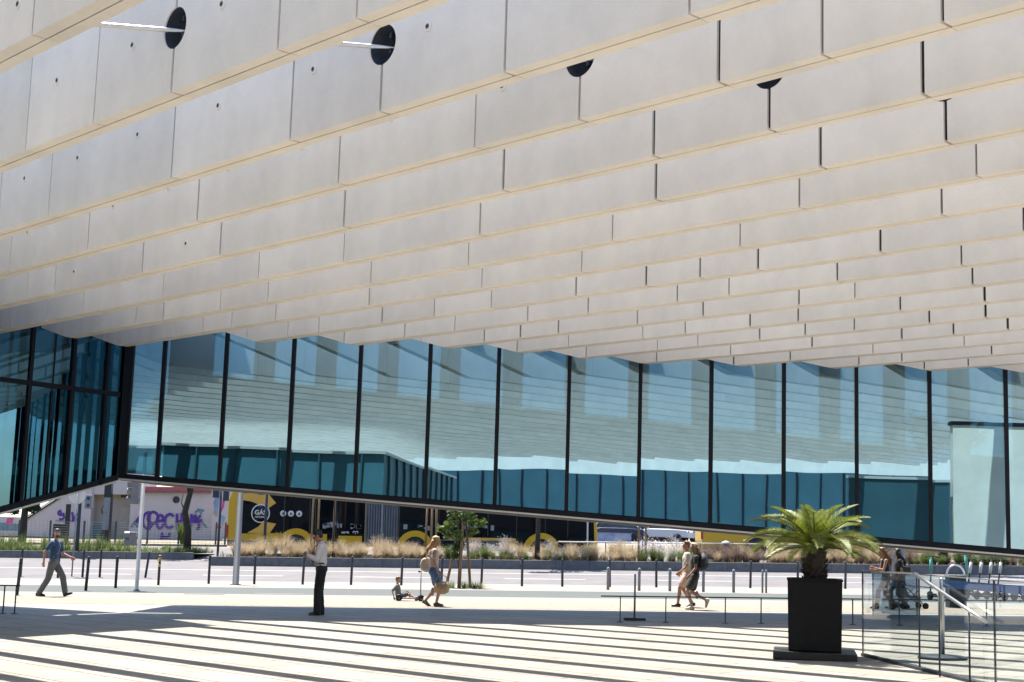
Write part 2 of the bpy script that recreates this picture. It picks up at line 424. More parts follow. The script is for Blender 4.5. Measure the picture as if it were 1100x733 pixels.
# ------------------------------------------------------------------ render, camera, light
sc.render.engine = 'CYCLES'
sc.cycles.max_bounces = 14; sc.cycles.diffuse_bounces = 6; sc.cycles.glossy_bounces = 5
sc.cycles.transparent_max_bounces = 24; sc.cycles.transmission_bounces = 4
sc.cycles.caustics_reflective = False; sc.cycles.caustics_refractive = False
sc.cycles.use_denoising = True; sc.cycles.sample_clamp_indirect = 8
sc.view_settings.view_transform = 'Standard'; sc.view_settings.look = 'None'
sc.view_settings.gamma = 1; sc.view_settings.exposure = 1.6
cam_d = bpy.data.cameras.new('camera'); cam = bpy.data.objects.new('camera', cam_d); COL.objects.link(cam)
cam_d.sensor_width = 36; cam_d.lens = 36 * FPX / 1100; cam_d.clip_end = 3000; cam_d.clip_start = .05
mw = Matrix.Identity(4)
for i in range(3):
    mw[i][0] = CR[i]; mw[i][1] = CU[i]; mw[i][2] = -CF[i]
mw[0][3], mw[1][3], mw[2][3] = 0, 0, EYE
cam.matrix_world = mw
sc.camera = cam

SUN_EL = math.radians(69); SUN_H = Vector((-.56, .828, 0)).normalized()
SUN = Vector((SUN_H.x * math.cos(SUN_EL), SUN_H.y * math.cos(SUN_EL), math.sin(SUN_EL)))
sd = bpy.data.lights.new('sun', 'SUN'); so = bpy.data.objects.new('sun', sd); COL.objects.link(so)
sd.energy = 4.8; sd.angle = math.radians(.53); sd.color = (1, .93, .82)
so.rotation_euler = SUN.to_track_quat('Z', 'Y').to_euler(); so.location = SUN * 60
w = bpy.data.worlds.new('World'); sc.world = w; w.use_nodes = True
nt = w.node_tree; bg = nt.nodes['Background']
sky = nt.nodes.new('ShaderNodeTexSky'); sky.sky_type = 'NISHITA'; sky.sun_disc = False
sky.sun_elevation = SUN_EL; sky.sun_rotation = math.atan2(SUN_H.x, SUN_H.y) % (2 * PI); sky.altitude = 10; sky.air_density = 1.0; sky.dust_density = .6; sky.ozone_density = 2.0
tc = nt.nodes.new('ShaderNodeTexCoord'); mp = nt.nodes.new('ShaderNodeMapping'); mp.inputs['Scale'].default_value = (1, 1, 3.2)
nz = nt.nodes.new('ShaderNodeTexNoise'); nz.inputs['Scale'].default_value = 3.2; nz.inputs['Detail'].default_value = 9; nz.inputs['Roughness'].default_value = .6
rp = nt.nodes.new('ShaderNodeValToRGB'); rp.color_ramp.elements[0].position = .60; rp.color_ramp.elements[1].position = .76
mx = nt.nodes.new('ShaderNodeMix'); mx.data_type = 'RGBA'
nt.links.new(tc.outputs['Generated'], mp.inputs['Vector']); nt.links.new(mp.outputs[0], nz.inputs['Vector']); nt.links.new(nz.outputs['Fac'], rp.inputs['Fac'])
nt.links.new(rp.outputs['Color'], mx.inputs[0]); nt.links.new(sky.outputs[0], mx.inputs[6]); mx.inputs[7].default_value = (7, 7, 7.2, 1)
nt.links.new(mx.outputs[2], bg.inputs['Color']); bg.inputs['Strength'].default_value = .115

# ------------------------------------------------------------------ ground
def strip(name, xs, ys, off, m, kind='structure'):
    """sheet following the terrain, split at its creases"""
    xs = sorted(set(list(xs) + [b for b in (-60, 60) if xs[0] < b < xs[-1]]))
    ys = sorted(set(list(ys) + [b for b, _ in RAMP if ys[0] < b < ys[-1]]))
    vs = [(x, y, gz(x, y) + off) for y in ys for x in xs]
    n = len(xs)
    fs = [(j * n + i, j * n + i + 1, (j + 1) * n + i + 1, (j + 1) * n + i) for j in range(len(ys) - 1) for i in range(n - 1)]
    o = MB().add(vs, fs).build(name, m); o['kind'] = kind
    return o
strip('ground', (-900, 900), (-300, 900), 0, M['plaza'])
strip('pavement', (-90, 90), (38.8, 42.3), .004, M['walk'])
strip('cobble_path', (-90, 90), (35.4, 38.8), .004, M['cobble'])
strip('cycle_path', (-90, 90), (42.3, 47.6), .004, M['cycle'])
strip('kerb_pavement', (-90, 90), (47.6, 54.2), .006, M['kerbwhite'])
strip('road', (-140, 140), (54.2, 66.6), .004, M['asphalt'])
strip('bus_road', (-140, 140), (67.4, 76.5), .004, M['asphalt'])
strip('far_pavement', (-140, 140), (76.5, 83.5), .004, M['soil'])
strip('car_park_ground', (-140, 200), (90, 175), .004, M['asphalt'])
for yl in (57.2, 60.2):
    for k in range(-12, 14):
        if abs(k * 6.0) < 75:
            s = strip('road_marking', (k * 6.0, k * 6.0 + (3.2 if yl < 60 else 5.99)), (yl, yl + .13), .008, M['line'])
# iron covers let into the cycle lane
for px, py, wd in ((220, 638.5, 1.1), (300, 638.5, 1.5)):
    g = G(px, py)
    mb = MB(); mb.box((0, 0, .008), (wd, .55, .012)); o = mb.build('inspection_cover', M['metalcover'], None, .004)
    o.location = g; o.rotation_euler = (0, -math.atan(SLOPE), 0)
    tag(o, ('smaller dark iron cover in the pavement, farther left of the phone man' if wd < 1.2 else 'wider dark iron cover in the pavement, nearest the phone man'), 'cover')

# ------------------------------------------------------------------ canopy of concrete fins
D = Vector((-.6858, .7278, 0)); N = Vector((.7278, .6858, 0))
C0 = Vector((-8.8, 32.44, 0)); WL = Vector((-.56, -.83, 0)).normalized()
def facY(X): return 32 - .05 * X
ZB, ZT, FW = EYE + 3.9, EYE + 3.9 + 1.65, .25
EDGE = {1: (55.5, .526), 2: (173.6, .4061), 3: (245.5, .307), 4: (294.2, .2666), 5: (327.3, .2273), 6: (354.5, .199), 7: (374.6, .1778), 8: (390.5, .1574)}
JPX = {1: [34.5], 2: [100, 185.5, 298.5], 3: [51.8, 183.6, 311.5, 412.5, 542], 4: [10, 93.6, 211.5, 363.5, 509.5, 623, 771.5],
       5: [58, 152.4, 236, 369, 540, 701.5, 827.5, 991], 6: [89, 174.5, 277.3, 368.7, 515, 704, 881, 1017],
       7: [287.3, 398, 503, 657.6, 858.5, 1049], 8: [295.8, 396.4, 517.4, 624.5, 795, 1011]}
PEX = {1: 4.69, 2: 6.23, 3: 7.85, 4: 9.24, 5: 10.65, 6: 12.08, 7: 13.42, 8: 14.76}
CUPS = {1: [(20, 5)], 2: [(62, 87), (143, 49), (239, 5)], 3: [(27, 192), (84, 170), (148.5, 145), (235, 114), (337, 75), (460, 29)],
        4: [(30, 249), (122, 221), (181, 202), (246, 182), (325, 157), (421, 127), (678, 47), (540, 93)], 5: [(80, 292), (200, 262)]}
def fin_p(k):
    if k in PEX: return PEX[k]
    return PEX[1] + 1.43 * (k - 1) if k < 1 else PEX[8] + 1.42 * (k - 8)
def on_fin(px, py, p):
    v = ray(px, py); v = v * (p / v.dot(N))
    return v.dot(D), v.z + EYE
def far_end(p):
    """along the fin, where it meets the glass"""
    # front wing: Y = 32 - .05 X
    t = (32 - p * (N.y + .05 * N.x)) / (D.y + .05 * D.x)
    if (N * p + D * t).x >= C0.x: return t, False
    # side wing line C0 + s WL
    nl = Vector((-WL.y, WL.x, 0))
    t = (C0.dot(nl) - p * N.dot(nl)) / D.dot(nl)
    return t, True
HOLES = {2: (188, 30), 3: (411, 48), 4: (623, 61), 5: (826, 74), 6: (1015, 88)}
def hole_pt(k):
    t, z = on_fin(*HOLES[k], fin_p(k)); P = N * fin_p(k) + D * t; P.z = z; return P
HA, HB = hole_pt(2), hole_pt(6)
def rodz(X): return HA.z + (HB.z - HA.z) * (X - HA.x) / (HB.x - HA.x)
RS = (HB.y - HA.y) / (HB.x - HA.x)
def rodY(X): return HA.y + RS * (X - HA.x)
ORD = ['first', 'second', 'third', 'fourth', 'fifth', 'sixth', 'seventh', 'eighth', 'ninth', 'tenth', 'eleventh', 'twelfth', 'thirteenth', 'fourteenth', 'fifteenth', 'sixteenth']
TOL = {2: 'farthest left', 3: 'second from the left', 4: 'third from the left', 5: 'fourth from the left', 6: 'farthest right'}
finrot = math.atan2(-D.y, -D.x)
for k in range(-19, 21):
    p = fin_p(k)
    tf, side = far_end(p)
    tf -= .07
    Xf = (N * p + D * tf).x
    # near end: cut short behind the eye and at right for more bounce light
    tn = max((-5.0 - p * N.y) / D.y, (15.5 - p * N.x) / D.x)
    if tf - tn < 2: continue
    # where the underside starts to rise towards the glass
    if side: ttip = tf - 1.2
    else:
        Yt = 29.25 + max(0, Xf + 3.6) * .31
        Yt = min(Yt, facY(Xf) - .95)
        ttip = (Yt - p * N.y) / D.y
    if side and k <= 6: ttip = tf
    rnd = random.Random(100 + k)
    js = []
    if k in JPX:
        y0, m = EDGE[k]
        js = [on_fin(x, y0 - m * x, p)[0] for x in JPX[k]]
        js.sort()
    if not js: js = [rnd.uniform(4, 8)]
    while js[0] - 1.2 > tn + .5: js.insert(0, js[0] - rnd.choice((1.05, 1.5, 2.0)))
    while js[-1] + 1.2 < tf - .5: js.append(js[-1] + rnd.choice((1.05, 1.5, 2.0)))
    X0 = (p - N.y * (HA.y - RS * HA.x)) / (N.x + N.y * RS)      # where the tie rod crosses this fin
    hole_t = (X0 - p * N.x) / D.x
    if k in HOLES: hole_t = hole_pt(k).dot(D)
    has_hole = -4 <= k <= 10 and tn + 1 < hole_t < tf - 1
    if has_hole:
        js = [j for j in js if abs(j - hole_t) > .45] + [hole_t]; js.sort()
    js = [j for j in js if tn + .3 < j < tf - .3]
    def zb(t): return ZB if t <= ttip else ZB + (t - ttip) * .25
    mb = MB(); cuts = [tn] + js + [tf]
    for a, b in zip(cuts, cuts[1:]):
        gp = rnd.choice((.010, .014, .020)) * (1.25 if k > 8 else 1)
        a2, b2 = a + gp, b - gp
        ts = [a2] + [t for t in (ttip,) if a2 + .02 < t < b2 - .02] + [b2]
        poly = [(-t, zb(t)) for t in ts] + [(-b2, ZT), (-a2, ZT)]
        mb.prism(poly, 'y', rnd.uniform(-.002, .002), .118)
        e_ = gp - .004; mb.prism([(u + (e_ if u < -(a + b) / 2 else -e_) * -1, v) for u, v in poly], 'y', .134, FW)
    core = MB()
    ts = [tn + .03] + ([ttip] if ttip < tf - .1 else []) + [tf - .03]
    core.prism([(-t, zb(t) + .03) for t in ts] + [(-ts[-1], ZT - .03), (-ts[0], ZT - .03)], 'y', .03, FW - .03)
    fo = mb.build('canopy_fin', M['fin'])
    fo.location = N * p; fo.rotation_euler = (0, 0, finrot)
    co = core.build('joint_filler', M['gap'], fo)
    if has_hole:
        cz = hole_pt(k).z if k in HOLES else rodz(X0)
        cut = MB().cyl((-hole_t, -.1, cz), (-hole_t, .16, cz), .195, n=40).build('cutter', None)
        cut.parent = fo
        bpy.context.view_layer.update()
        for o in (fo, co):
            md = o.modifiers.new('b', 'BOOLEAN'); md.object = cut; md.operation = 'DIFFERENCE'; md.solver = 'EXACT'
        bake(fo); bake(co)
        bpy.data.objects.remove(cut)
        mb = MB()
        ring = [(.190, .012), (.190, .150), (.06, .154), (.06, .158), (.194, .158), (.194, .012)]
        n_ = 32; vs = []
        for r_, y_ in ring:
            for q in range(n_):
                a_ = 2 * PI * q / n_
                vs.append((-hole_t + r_ * math.cos(a_), y_, cz + r_ * math.sin(a_)))
        L = len(ring)
        mb.add(vs, [(i * n_ + q, i * n_ + (q + 1) % n_, ((i + 1) % L) * n_ + (q + 1) % n_, ((i + 1) % L) * n_ + q) for i in range(L) for q in range(n_)], True)
        mb.box((-hole_t + .05, .10, cz + .09), (.03, .1, .05)); mb.box((-hole_t + .05, .10, cz - .06), (.03, .1, .05))
        mb.build('round_recess', M['greysteel'], fo)
    for px, py in CUPS.get(k, []):
        t, z = on_fin(px, py, p)
        mb = MB()
        mb.cyl((-t, .002, z), (-t, -.012, z), .050, .042, n=18); cp = mb.build('anchor_cup', M['fin'], fo)
        MB().cyl((-t, -.010, z + .003), (-t, -.0135, z + .003), .026, n=14).build('cup_ring', M['lightsteel'], cp); MB().cyl((-t, -.012, z + .003), (-t, -.0165, z + .003), .013, n=12).build('bolt_hole', M['gap'], cp)
    if k in TOL:
        lab = 'pale concrete canopy fin pierced by the round recess ' + TOL[k]
    elif k == 1:
        lab = 'pale concrete canopy fin nearest the viewer, cutting the top left corner'
    elif 7 <= k <= 20 and Xf < 12:
        lab = 'pale concrete canopy fin with the ' + ORD[k - 7] + ' visible tip from the left along the glass'
    else:
        lab = 'pale concrete canopy fin outside the view, mirrored in the glass front'
    tag(fo, lab, 'canopy fin', 'parallel concrete fins of the canopy')
hp = [hole_pt(k) + N * .13 for k in (2, 3, 4, 5, 6)]
ro = MB().tube([hp[0] - (hp[1] - hp[0]) * 5] + hp + [hp[4] + (hp[4] - hp[3]) * 2], .022, 10).build('tie_rod', M['steel'])
tag(ro, 'thin steel rod running through the round recesses of the concrete fins', 'tie rod')

# ------------------------------------------------------------------ front glass wing
def zbot(X): return 2.315 - .0556 * X
FR = Vector((1, -.05, 0)).normalized(); FANG = math.atan2(FR.y, FR.x)
wing = thing('glass_wing', 'long teal glass office wing with sloping underside hovering above the plaza', 'building', (C0.x, C0.y, 0), FANG)
def fl(X): return (X - C0.x) / FR.x            # along the front, local x
MX = [-8.8, -7.95, -6.52, -4.97, -3.43, -1.84, -.28, 1.32, 2.92, 4.51, 6.12, 7.72, 9.33, 11.0, 12.6, 14.2]
ZTOP = 8.5
def zl(l): return zbot(C0.x + l * FR.x)
for a, b in zip(MX, MX[1:]):
    a_, b_ = fl(a) + .001, fl(b) - .001
    mb = MB(); mb.prism([(a_, zl(a_) + .12), (b_, zl(b_) + .12), (b_, ZTOP), (a_, ZTOP)], 'y', -.01, .01)
    o = mb.build('pane', M['glass'], wing)
    o.rotation_euler = (random.uniform(-.0022, .0022), 0, random.uniform(-.0022, .0022))
for i, X in enumerate(MX):
    l = fl(X); wd = .28 if i == 0 else .085
    mb = MB(); mb.box((l, 0, (zl(l) + ZTOP) / 2 + .05), (wd, .13, ZTOP - zl(l) - .1))
    mb.build('mullion', M['mull'], wing)
LE = fl(14.2)
mb = MB(); mb.prism([(-.15, zl(-.15)), (LE, zl(LE)), (LE, zl(LE) + .105), (-.15, zl(-.15) + .105)], 'y', -.05, .05)
mb.build('bottom_rail', M['mull'], wing)
mb = MB(); mb.prism([(-.15, zl(-.15) - .04), (LE, zl(LE) - .04), (LE, zl(LE) - .003), (-.15, zl(-.15) - .003)], 'y', -.03, .06)
mb.build('soffit_edge', M['trimlight'], wing)
# room behind the glass
RD = 3.6
mb = MB(); mb.prism([(-.1, zl(0) - .04), (LE, zl(LE) - .04), (LE, zl(LE) + .10), (-.1, zl(0) + .10)], 'y', .31, RD)
mb.build('floor_slab', M['interior'], wing)
mb = MB(); mb.box((LE / 2, RD / 2, ZTOP + .15), (LE + .4, RD + .5, .25)); mb.build('roof', M['interior'], wing)
mb = MB()
def sill(l): return 5.60 - .079 * (l - 1.0)
x0 = 0.0; ops = [(1.0 + 1.585 * i, 1.0 + 1.585 * i + 1.08) for i in range(14)]
prev = -.1
for a, b in ops:
    if b > LE: break
    mb.prism([(prev, zl(prev) + .1), (a, zl(a) + .1), (a, ZTOP), (prev, ZTOP)], 'y', RD, RD + .2)
    mb.prism([(a, zl(a) + .1), (b, zl(b) + .1), (b, sill(b)), (a, sill(a))], 'y', RD, RD + .2)
    mb.prism([(a, 7.6), (b, 7.6), (b, ZTOP), (a, ZTOP)], 'y', RD, RD + .2)
    prev = b
mb.prism([(prev, zl(prev) + .1), (LE, zl(LE) + .1), (LE, ZTOP), (prev, ZTOP)], 'y', RD, RD + .2)
mb.build('back_wall', M['interior'], wing)
mb = MB(); mb.prism([(0.2, zl(.2) + .1), (RD, zl(.2) + .1), (RD, ZTOP), (.2, ZTOP)], 'x', LE - .1, LE + .1); mb.build('end_wall', M['interior'], wing)

# ------------------------------------------------------------------ side glass wing (left)
WANG = math.atan2(WL.y, WL.x)
side = thing('side_glass_wing', 'dark teal glass wing at the left edge, meeting the long front at a corner', 'building', (C0.x, C0.y, 0), WANG)
def zs(s): return max(.5, 2.78 - .272 * s)
STOP = 14.5; SE = 27.0; SB = (2.78 - .5) / .272
SM = [0, .60, 1.54, 2.65] + [2.65 + 1.1 * i for i in range(1, 23)]
SM = [s for s in SM if s < SE]
for a, b in zip(SM, SM[1:] + [SE]):
    q = [(a, zs(a) + .12), (b, zs(b) + .12), (b, STOP), (a, STOP)]
    if a < SB < b: q.insert(1, (SB, .62))
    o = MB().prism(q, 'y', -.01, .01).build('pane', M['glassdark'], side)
    o.rotation_euler = (random.uniform(-.003, .003), 0, 0)
for i, s in enumerate(SM[1:]):
    mb = MB(); mb.box((s, 0, (zs(s) + STOP) / 2), (.085, .12, STOP - zs(s))); mb.build('mullion', M['mull'], side)
    if i < 8:
        s2 = s + .5; mb = MB(); mb.box((s2, -.02, (zs(s2) + STOP) / 2), (.05, .06, STOP - zs(s2))); mb.build('glazing_bar', M['mull'], side)
mb = MB(); mb.box((SE / 2 + .1, 0, 4.69), (SE - .2, .11, .10)); mb.build('transom', M['mull'], side)
mb = MB(); mb.prism([(.1, zs(.1)), (SB, .5), (SE, .5), (SE, .62), (SB, .62), (.1, zs(.1) + .12)], 'y', -.06, .06); mb.build('bottom_rail', M['mull'], side)
mb = MB(); mb.prism([(.1, zs(.1) - .05), (SB, .45), (SE, .45), (SE, .497), (SB, .497), (.1, zs(.1) - .003)], 'y', -.06, .03); mb.build('soffit_edge', M['trimlight'], side)
mb = MB(); mb.prism([(.0, zs(0) - .02), (SB, .48), (SE, .48), (SE, .6), (SB, .6), (.0, zs(0) + .1)], 'y', -6, -.31); mb.build('floor_slab', M['interior'], side)
mb = MB(); mb.box((SE / 2, -3, STOP + .15), (SE, 6.4, .25)); mb.build('roof', M['interior'], side)
mb = MB(); mb.prism([(0, zs(0)), (SB, .48), (SE, .48), (SE, STOP), (0, STOP)], 'y', -6.2, -6); mb.build('back_wall', M['interior'], side)
mb = MB()
for i in range(6):   # pale leaning tapered bars behind the dark glass
    s = .9 + i * 1.0
    mb.tube([(s, -1.2, zs(s) + 1.1), (s + (.45 if i % 2 else -.30), -1.0, STOP)], [.09, .05], 8)
mb.build('pale_leaning_bar', M['trimlight'], side)

# ------------------------------------------------------------------ what the glass mirrors: the opposite wing and the wall on the right
opp = thing('opposite_wing', 'dark teal wing facing the long glass front from across the plaza', 'building', (-70, -32, 0))
mb = MB(); mb.box((60, -3, 3.2), (120, 6, 6.4)); mb.build('wall', M['behind'], opp)
for i in range(50):
    mb = MB(); mb.box((20 + i * 1.6, .05, 3.2), (.1, .12, 6.4)); mb.build('mullion', M['mull'], opp)
mb = MB(); mb.box((60, -3, 8.2), (120, 6, 3.58)); mb.build('parapet', M['sunwall'], opp)
blk = thing('shading_block', 'added teal pavilion under the left canopy, mirrored low in the glass front', 'block', (-6.4, 13.2, gz(-6.4, 13.2)))  # added out of view to darken the left fins and the mirrored band
MB().box((-7, -9, 2.4), (14, 18, 4.7)).build('wall', M['block'], blk)
mb = MB(); mb.box((-7, -9, 4.80), (14.2, 18.2, .10)); mb.build('roof_edge', M['trimlight'], blk)
for i in range(9):
    MB().box((-.8 - i * 1.55, .04, 2.4), (.06, .1, 4.7)).build('mullion', M['behind'], blk)
for i in range(11):
    MB().box((.04, -.8 - i * 1.6, 2.4), (.1, .06, 4.7)).build('mullion', M['behind'], blk)
swl = thing('concrete_wall', 'tall sunlit concrete wall right of the plaza, mirrored in the glass with slanting bands', 'wall', (11.7, 22, gz(11.7, 22)))
mb = MB(); mb.box((4.5, 0, 2.55), (9, .4, 5.1)); mb.build('wall_face', M['sunwall'], swl)
mb = MB(); mb.box((4.5, 0, 5.16), (9.1, .46, .1)); mb.build('coping', M['mull'], swl)
enc = thing('stair_enclosure', 'dark glass stair enclosure beside the tall concrete wall', 'enclosure', (8.75, 22.1, gz(10, 22)))
mb = MB(); mb.box((1.42, 0, 1.75), (2.8, .3, 3.5)); mb.build('panel', M['behind'], enc)
mb = MB(); mb.box((1.42, 0, 3.54), (2.86, .36, .07)); mb.build('top_rail', M['trimlight'], enc)
# ------------------------------------------------------------------ bollards
def bollard(name, label, px, py, h, m, r=.045, group=None, lean=(0, 0), bands=False, slim=False):
    g = G(px, py); t = thing(name, label, 'bollard', g, 0, group)
    t.rotation_euler = (lean[0], lean[1], 0)
    MB().lathe([(r, -.05), (r, h - .10), (r * 1.02, h - .02), (r * .8, h), (r * .2, h + .012)], 14).build('post', m, t)
    MB().lathe([(r * 1.18, h - .17), (r * 1.18, h - .125)], 14).build('collar', M['lightsteel'] if m is not M['greysteel'] else M['dark'], t)
    if bands:
        for z in (.62, .80):
            MB().lathe([(r * 1.05, z), (r * 1.05, z + .11)], 14).build('yellow_band', M['yellowpaint'], t)
        MB().lathe([(r * 1.07, h - .08), (r * .9, h + .006), (r * .2, h + .018)], 14).build('cap', M['yellowpaint'], t)
    return t
def copy_at(t, px, py, label=None, h=None):
    c = copy_tree(t); c.location = G(px, py)
    if label: c['label'] = label
    return c
ga = 'dark bollards lining the road edge'
b0 = bollard('bollard', 'slim dark grey bollard standing upright in the long row lining the road edge', 224, 627.5, 1.0, M['greysteel'], group=ga)
for x in (273, 325, 377, 431, 474, 517, 560.6, 604, 655, 705, 806, 857, 908):
    c = copy_at(b0, x, 627.5 + .008 * (x - 224)); c.rotation_euler = (random.uniform(-.02, .02), random.uniform(-.025, .025), random.random())
gl_ = 'dark bollards at the crossing on the left'
bollard('bollard', 'dark bollard just left of the walking man, leaning right, nearest the low rail', 18, 640, 1.02, M['greysteel'], group=gl_, lean=(0, .05))
bollard('bollard', 'dark bollard standing alone right of the walking man, by the signal pole', 124, 632, 1.0, M['greysteel'], group=gl_)
bollard('bollard', 'nearer dark bollard of the close pair right of the walking man', 92, 635, 1.02, M['greysteel'], group=gl_, lean=(0, .03))
bollard('bollard', 'farther dark bollard of the close pair right of the walking man', 88.5, 620.5, 1.08, M['greysteel'], group=gl_)
bollard('bollard', 'dark bollard partly hidden behind the walking man', 62, 621, 1.0, M['greysteel'], group=gl_)
bollard('bollard', 'far dark bollard at the kerb, left of the signal pole', 107, 620.5, 1.08, M['greysteel'], group=gl_)
bollard('bollard', 'dark bollard knocked askew at the kerb, left of the yellow banded one', 156, 621, 1.0, M['greysteel'], group=gl_, lean=(0, .10))
bollard('bollard', 'far dark bollard at the kerb, above the leaning one on the far left', 22, 619.5, 1.08, M['greysteel'], group=gl_)
bollard('bollard', 'black bollard with yellow bands and yellow cap', 170, 629, 1.0, M['dark'], bands=True)
gb = 'pale grey bollards beside the cycle lane'
for x, y, lab in ((653, 634, 'pale grey bollard farthest left in the pale row, beside a dark bollard'),
                  (686.5, 635, 'pale grey bollard just right of the slim steel post'),
                  (719.5, 635.5, 'pale grey bollard just left of the two girls walking together'),
                  (755.5, 636.3, 'pale grey bollard partly hidden behind the two girls walking together'),
                  (788, 637, 'pale grey bollard standing midway from the girls to the palm planter'),
                  (823, 637.3, 'pale grey bollard nearest the palm planter, right one of a close pair'),
                  (819, 637.3, 'pale grey bollard nearest the palm planter, left one of a close pair')):
    bollard('bollard', lab, x, y, .76, M['lightsteel'], r=.05 if x not in (819, 823) else .035, group=gb)

# ------------------------------------------------------------------ low rails
def rail(name, label, xs, py, h, ends):
    g0 = G(xs[0], py); t = thing(name, label, 'railing', g0)
    for x in xs:
        P = Vector((AT(x, g0.y, py).x, g0.y, 0)); P.z = gz(P.x, P.y)
        MB().box((P.x - g0.x, 0, P.z - g0.z + h / 2), (.020, .035, h)).build('post', M['greysteel'], t)
        MB().box((P.x - g0.x, 0, P.z - g0.z + .006), (.12, .12, .012)).build('base_plate', M['greysteel'], t)
    a = AT(ends[0], g0.y, py).x - g0.x; b = AT(ends[1], g0.y, py).x - g0.x
    MB().prism([(a, SLOPE * a + h), (b, SLOPE * b + h), (b, SLOPE * b + h + .026), (a, SLOPE * a + h + .026)], 'y', -.03, .03).build('top_rail', M['greysteel'], t)
    return t
rail('low_railing', 'low grey steel rail running behind the palm planter and glass guard', [666, 715, 779, 817.5, 865, 916, 966, 1010, 1060, 1110], 668.5, .52, (645, 1130))
rail('low_railing', 'short low grey steel rail at the left edge of the plaza', [-40, -18, 3, 15.5], 659, .58, (-60, 19))
g = G(681.5, 666.5); t = thing('steel_post', 'slim plain steel post on a dark base plate behind the low rail', 'post', g)
MB().cyl((0, 0, 0), (0, 0, .98), .022).build('post', M['lightsteel'], t); MB().box((0, 0, .03), (.46, .3, .06)).build('base_plate', M['dark'], t, .01)
g = G(1012.5, 708); t = thing('steel_post', 'stout round steel post on a heavy disc base behind the glass guard', 'post', g)
MB().lathe([(.035, .05), (.035, 1.17), (.03, 1.19)], 16).build('post', M['steel'], t)
MB().lathe([(.36, 0), (.36, .03), (.30, .055), (.05, .07)], 32).build('base_disc', M['greysteel'], t)

# ------------------------------------------------------------------ glass guard, handrail, screen
P1, P2 = G(927, 705), G(988, 720)
gd = (P2 - P1); gd.z = 0; Lg = gd.length; gd.normalize(); gang = math.atan2(gd.y, gd.x)
gt = thing('glass_guard', 'clear frameless glass guard right of the palm planter, edging the stair', 'glass guard', P1, gang)
cuts = [0, Lg, Lg * 2.05, Lg * 3.1, Lg * 4.2]
for a, b in zip(cuts, cuts[1:]):
    MB().box(((a + b) / 2, 0, .66), (b - a - .015, .017, 1.24)).build('glass_panel', M['clear'], gt)
    for q in (a, b):
        pass
for q in cuts:
    MB().box((q, .0, .66), (.009, .024, 1.24)).build('edge_strip', M['greysteel'], gt)
MB().box((cuts[-1] / 2, 0, .02), (cuts[-1], .07, .05)).build('floor_channel', M['greysteel'], gt)
MB().box((cuts[-1] / 2, 0, 1.285), (cuts[-1], .026, .014)).build('top_edge', M['lightsteel'], gt)
MB().box((Lg * 1.35 + 1.2, .016, 1.19), (2.4, .006, .10)).build('blue_band', M['blue'], gt)  # plain blue strip along the upper part of the glass
# stair handrail in front of the guard
hr = thing('stair_handrail', 'sloping stainless handrail falling to the right along the glass guard', 'handrail', P1 + gd * Lg, gang)
def on_guard(px, py):
    nn = Vector((-gd.y, gd.x, 0)); v = ray(px, py); v = v * (P1.dot(nn) / v.dot(nn)); return (Vector((v.x, v.y, 0)) - Vector((P1.x + gd.x * Lg, P1.y + gd.y * Lg, 0))).dot(gd), v.z + EYE - P1.z
(lA, zA), (lB, zB) = on_guard(990, 616.5), on_guard(1100, 690)
def hz(l): return zA + (zB - zA) * (l - lA) / (lB - lA)
MB().tube([(lA, -.10, zA)] + [(l, -.10, hz(l)) for l in (lA + .05, .8, 1.6, 2.4)], .023, 12).build('rail', M['steel'], hr)
for l in (.95, 1.9):
    MB().cyl((l, -.10, 0), (l, -.10, hz(l)), .012).build('baluster', M['greysteel'], hr)
# low tinted screen with its number
a, b = G(937, 661), G(983, 661)
sg = thing('glass_screen', 'grey tinted glass screen with pale top rail and the number 12', 'glass screen', a)
wd = b.x - a.x
MB().box((wd / 2, 0, .50), (wd, .014, .98)).build('glass_panel', M['cleartint'], sg)
MB().box((wd / 2, 0, 1.015), (wd + .02, .05, .045)).build('top_rail', M['trimlight'], sg)
text('12', .27, M['white'], sg, 'number', Matrix.Translation((wd * .44, .014, .80)) @ Matrix.Rotation(PI, 4, 'Z') @ Matrix.Rotation(PI / 2, 4, 'X'), offset=.012)
for x in (0.02, wd - .02):
    MB().box((x, 0, .5), (.02, .03, 1.0)).build('edge_post', M['greysteel'], sg)

# ------------------------------------------------------------------ palm in its planter
g = G(875, 707)
pl = thing('palm_planter', 'tall square black planter on a low dark tray', 'planter', g, -.20)
MB().prism([(-.38, .12), (.38, .12), (.395, 1.14), (-.395, 1.14)], 'y', -.39, .39).build('box', M['planter'], pl, .012)
mb = MB()
for s in (-1, 1):
    mb.box((s * .37, 0, 1.15), (.07, .80, .03)); mb.box((0, s * .37, 1.152), (.67, .07, .03))
mb.build('rim', M['planter'], pl, .004)
MB().box((0, 0, .055), (1.20, 1.05, .11)).build('base_tray', M['dark'], pl, .01)
MB().box((0, 0, 1.10), (.66, .66, .03)).build('soil', M['bark'], pl)
pm = thing('palm', 'stocky sago palm with bright green arching fronds in the black planter', 'palm', g + Vector((0, 0, 1.115)))
mb = MB(); rnd = random.Random(5)
mb.lathe([(.15, -.02), (.165, .12), (.155, .28), (.17, .42), (.13, .50), (.05, .55)], 18)
for i in range(230):
    z = rnd.uniform(.0, .48); a = i * 2.39996; r = .155 + .012 * math.sin(z * 9)
    u = Vector((math.cos(a), math.sin(a), 0)); tn = Vector((-u.y, u.x, 0)); c = u * r + Vector((0, 0, z))
    tip = c + u * rnd.uniform(.03, .06) + Vector((0, 0, rnd.uniform(.03, .06)))
    mb.add([c - tn * .022, c + tn * .022, c + Vector((0, 0, .03)), tip], [(0, 1, 3), (1, 2, 3), (2, 0, 3)])
mb.build('trunk', M['palmtrunk'], pm)
mb = MB()
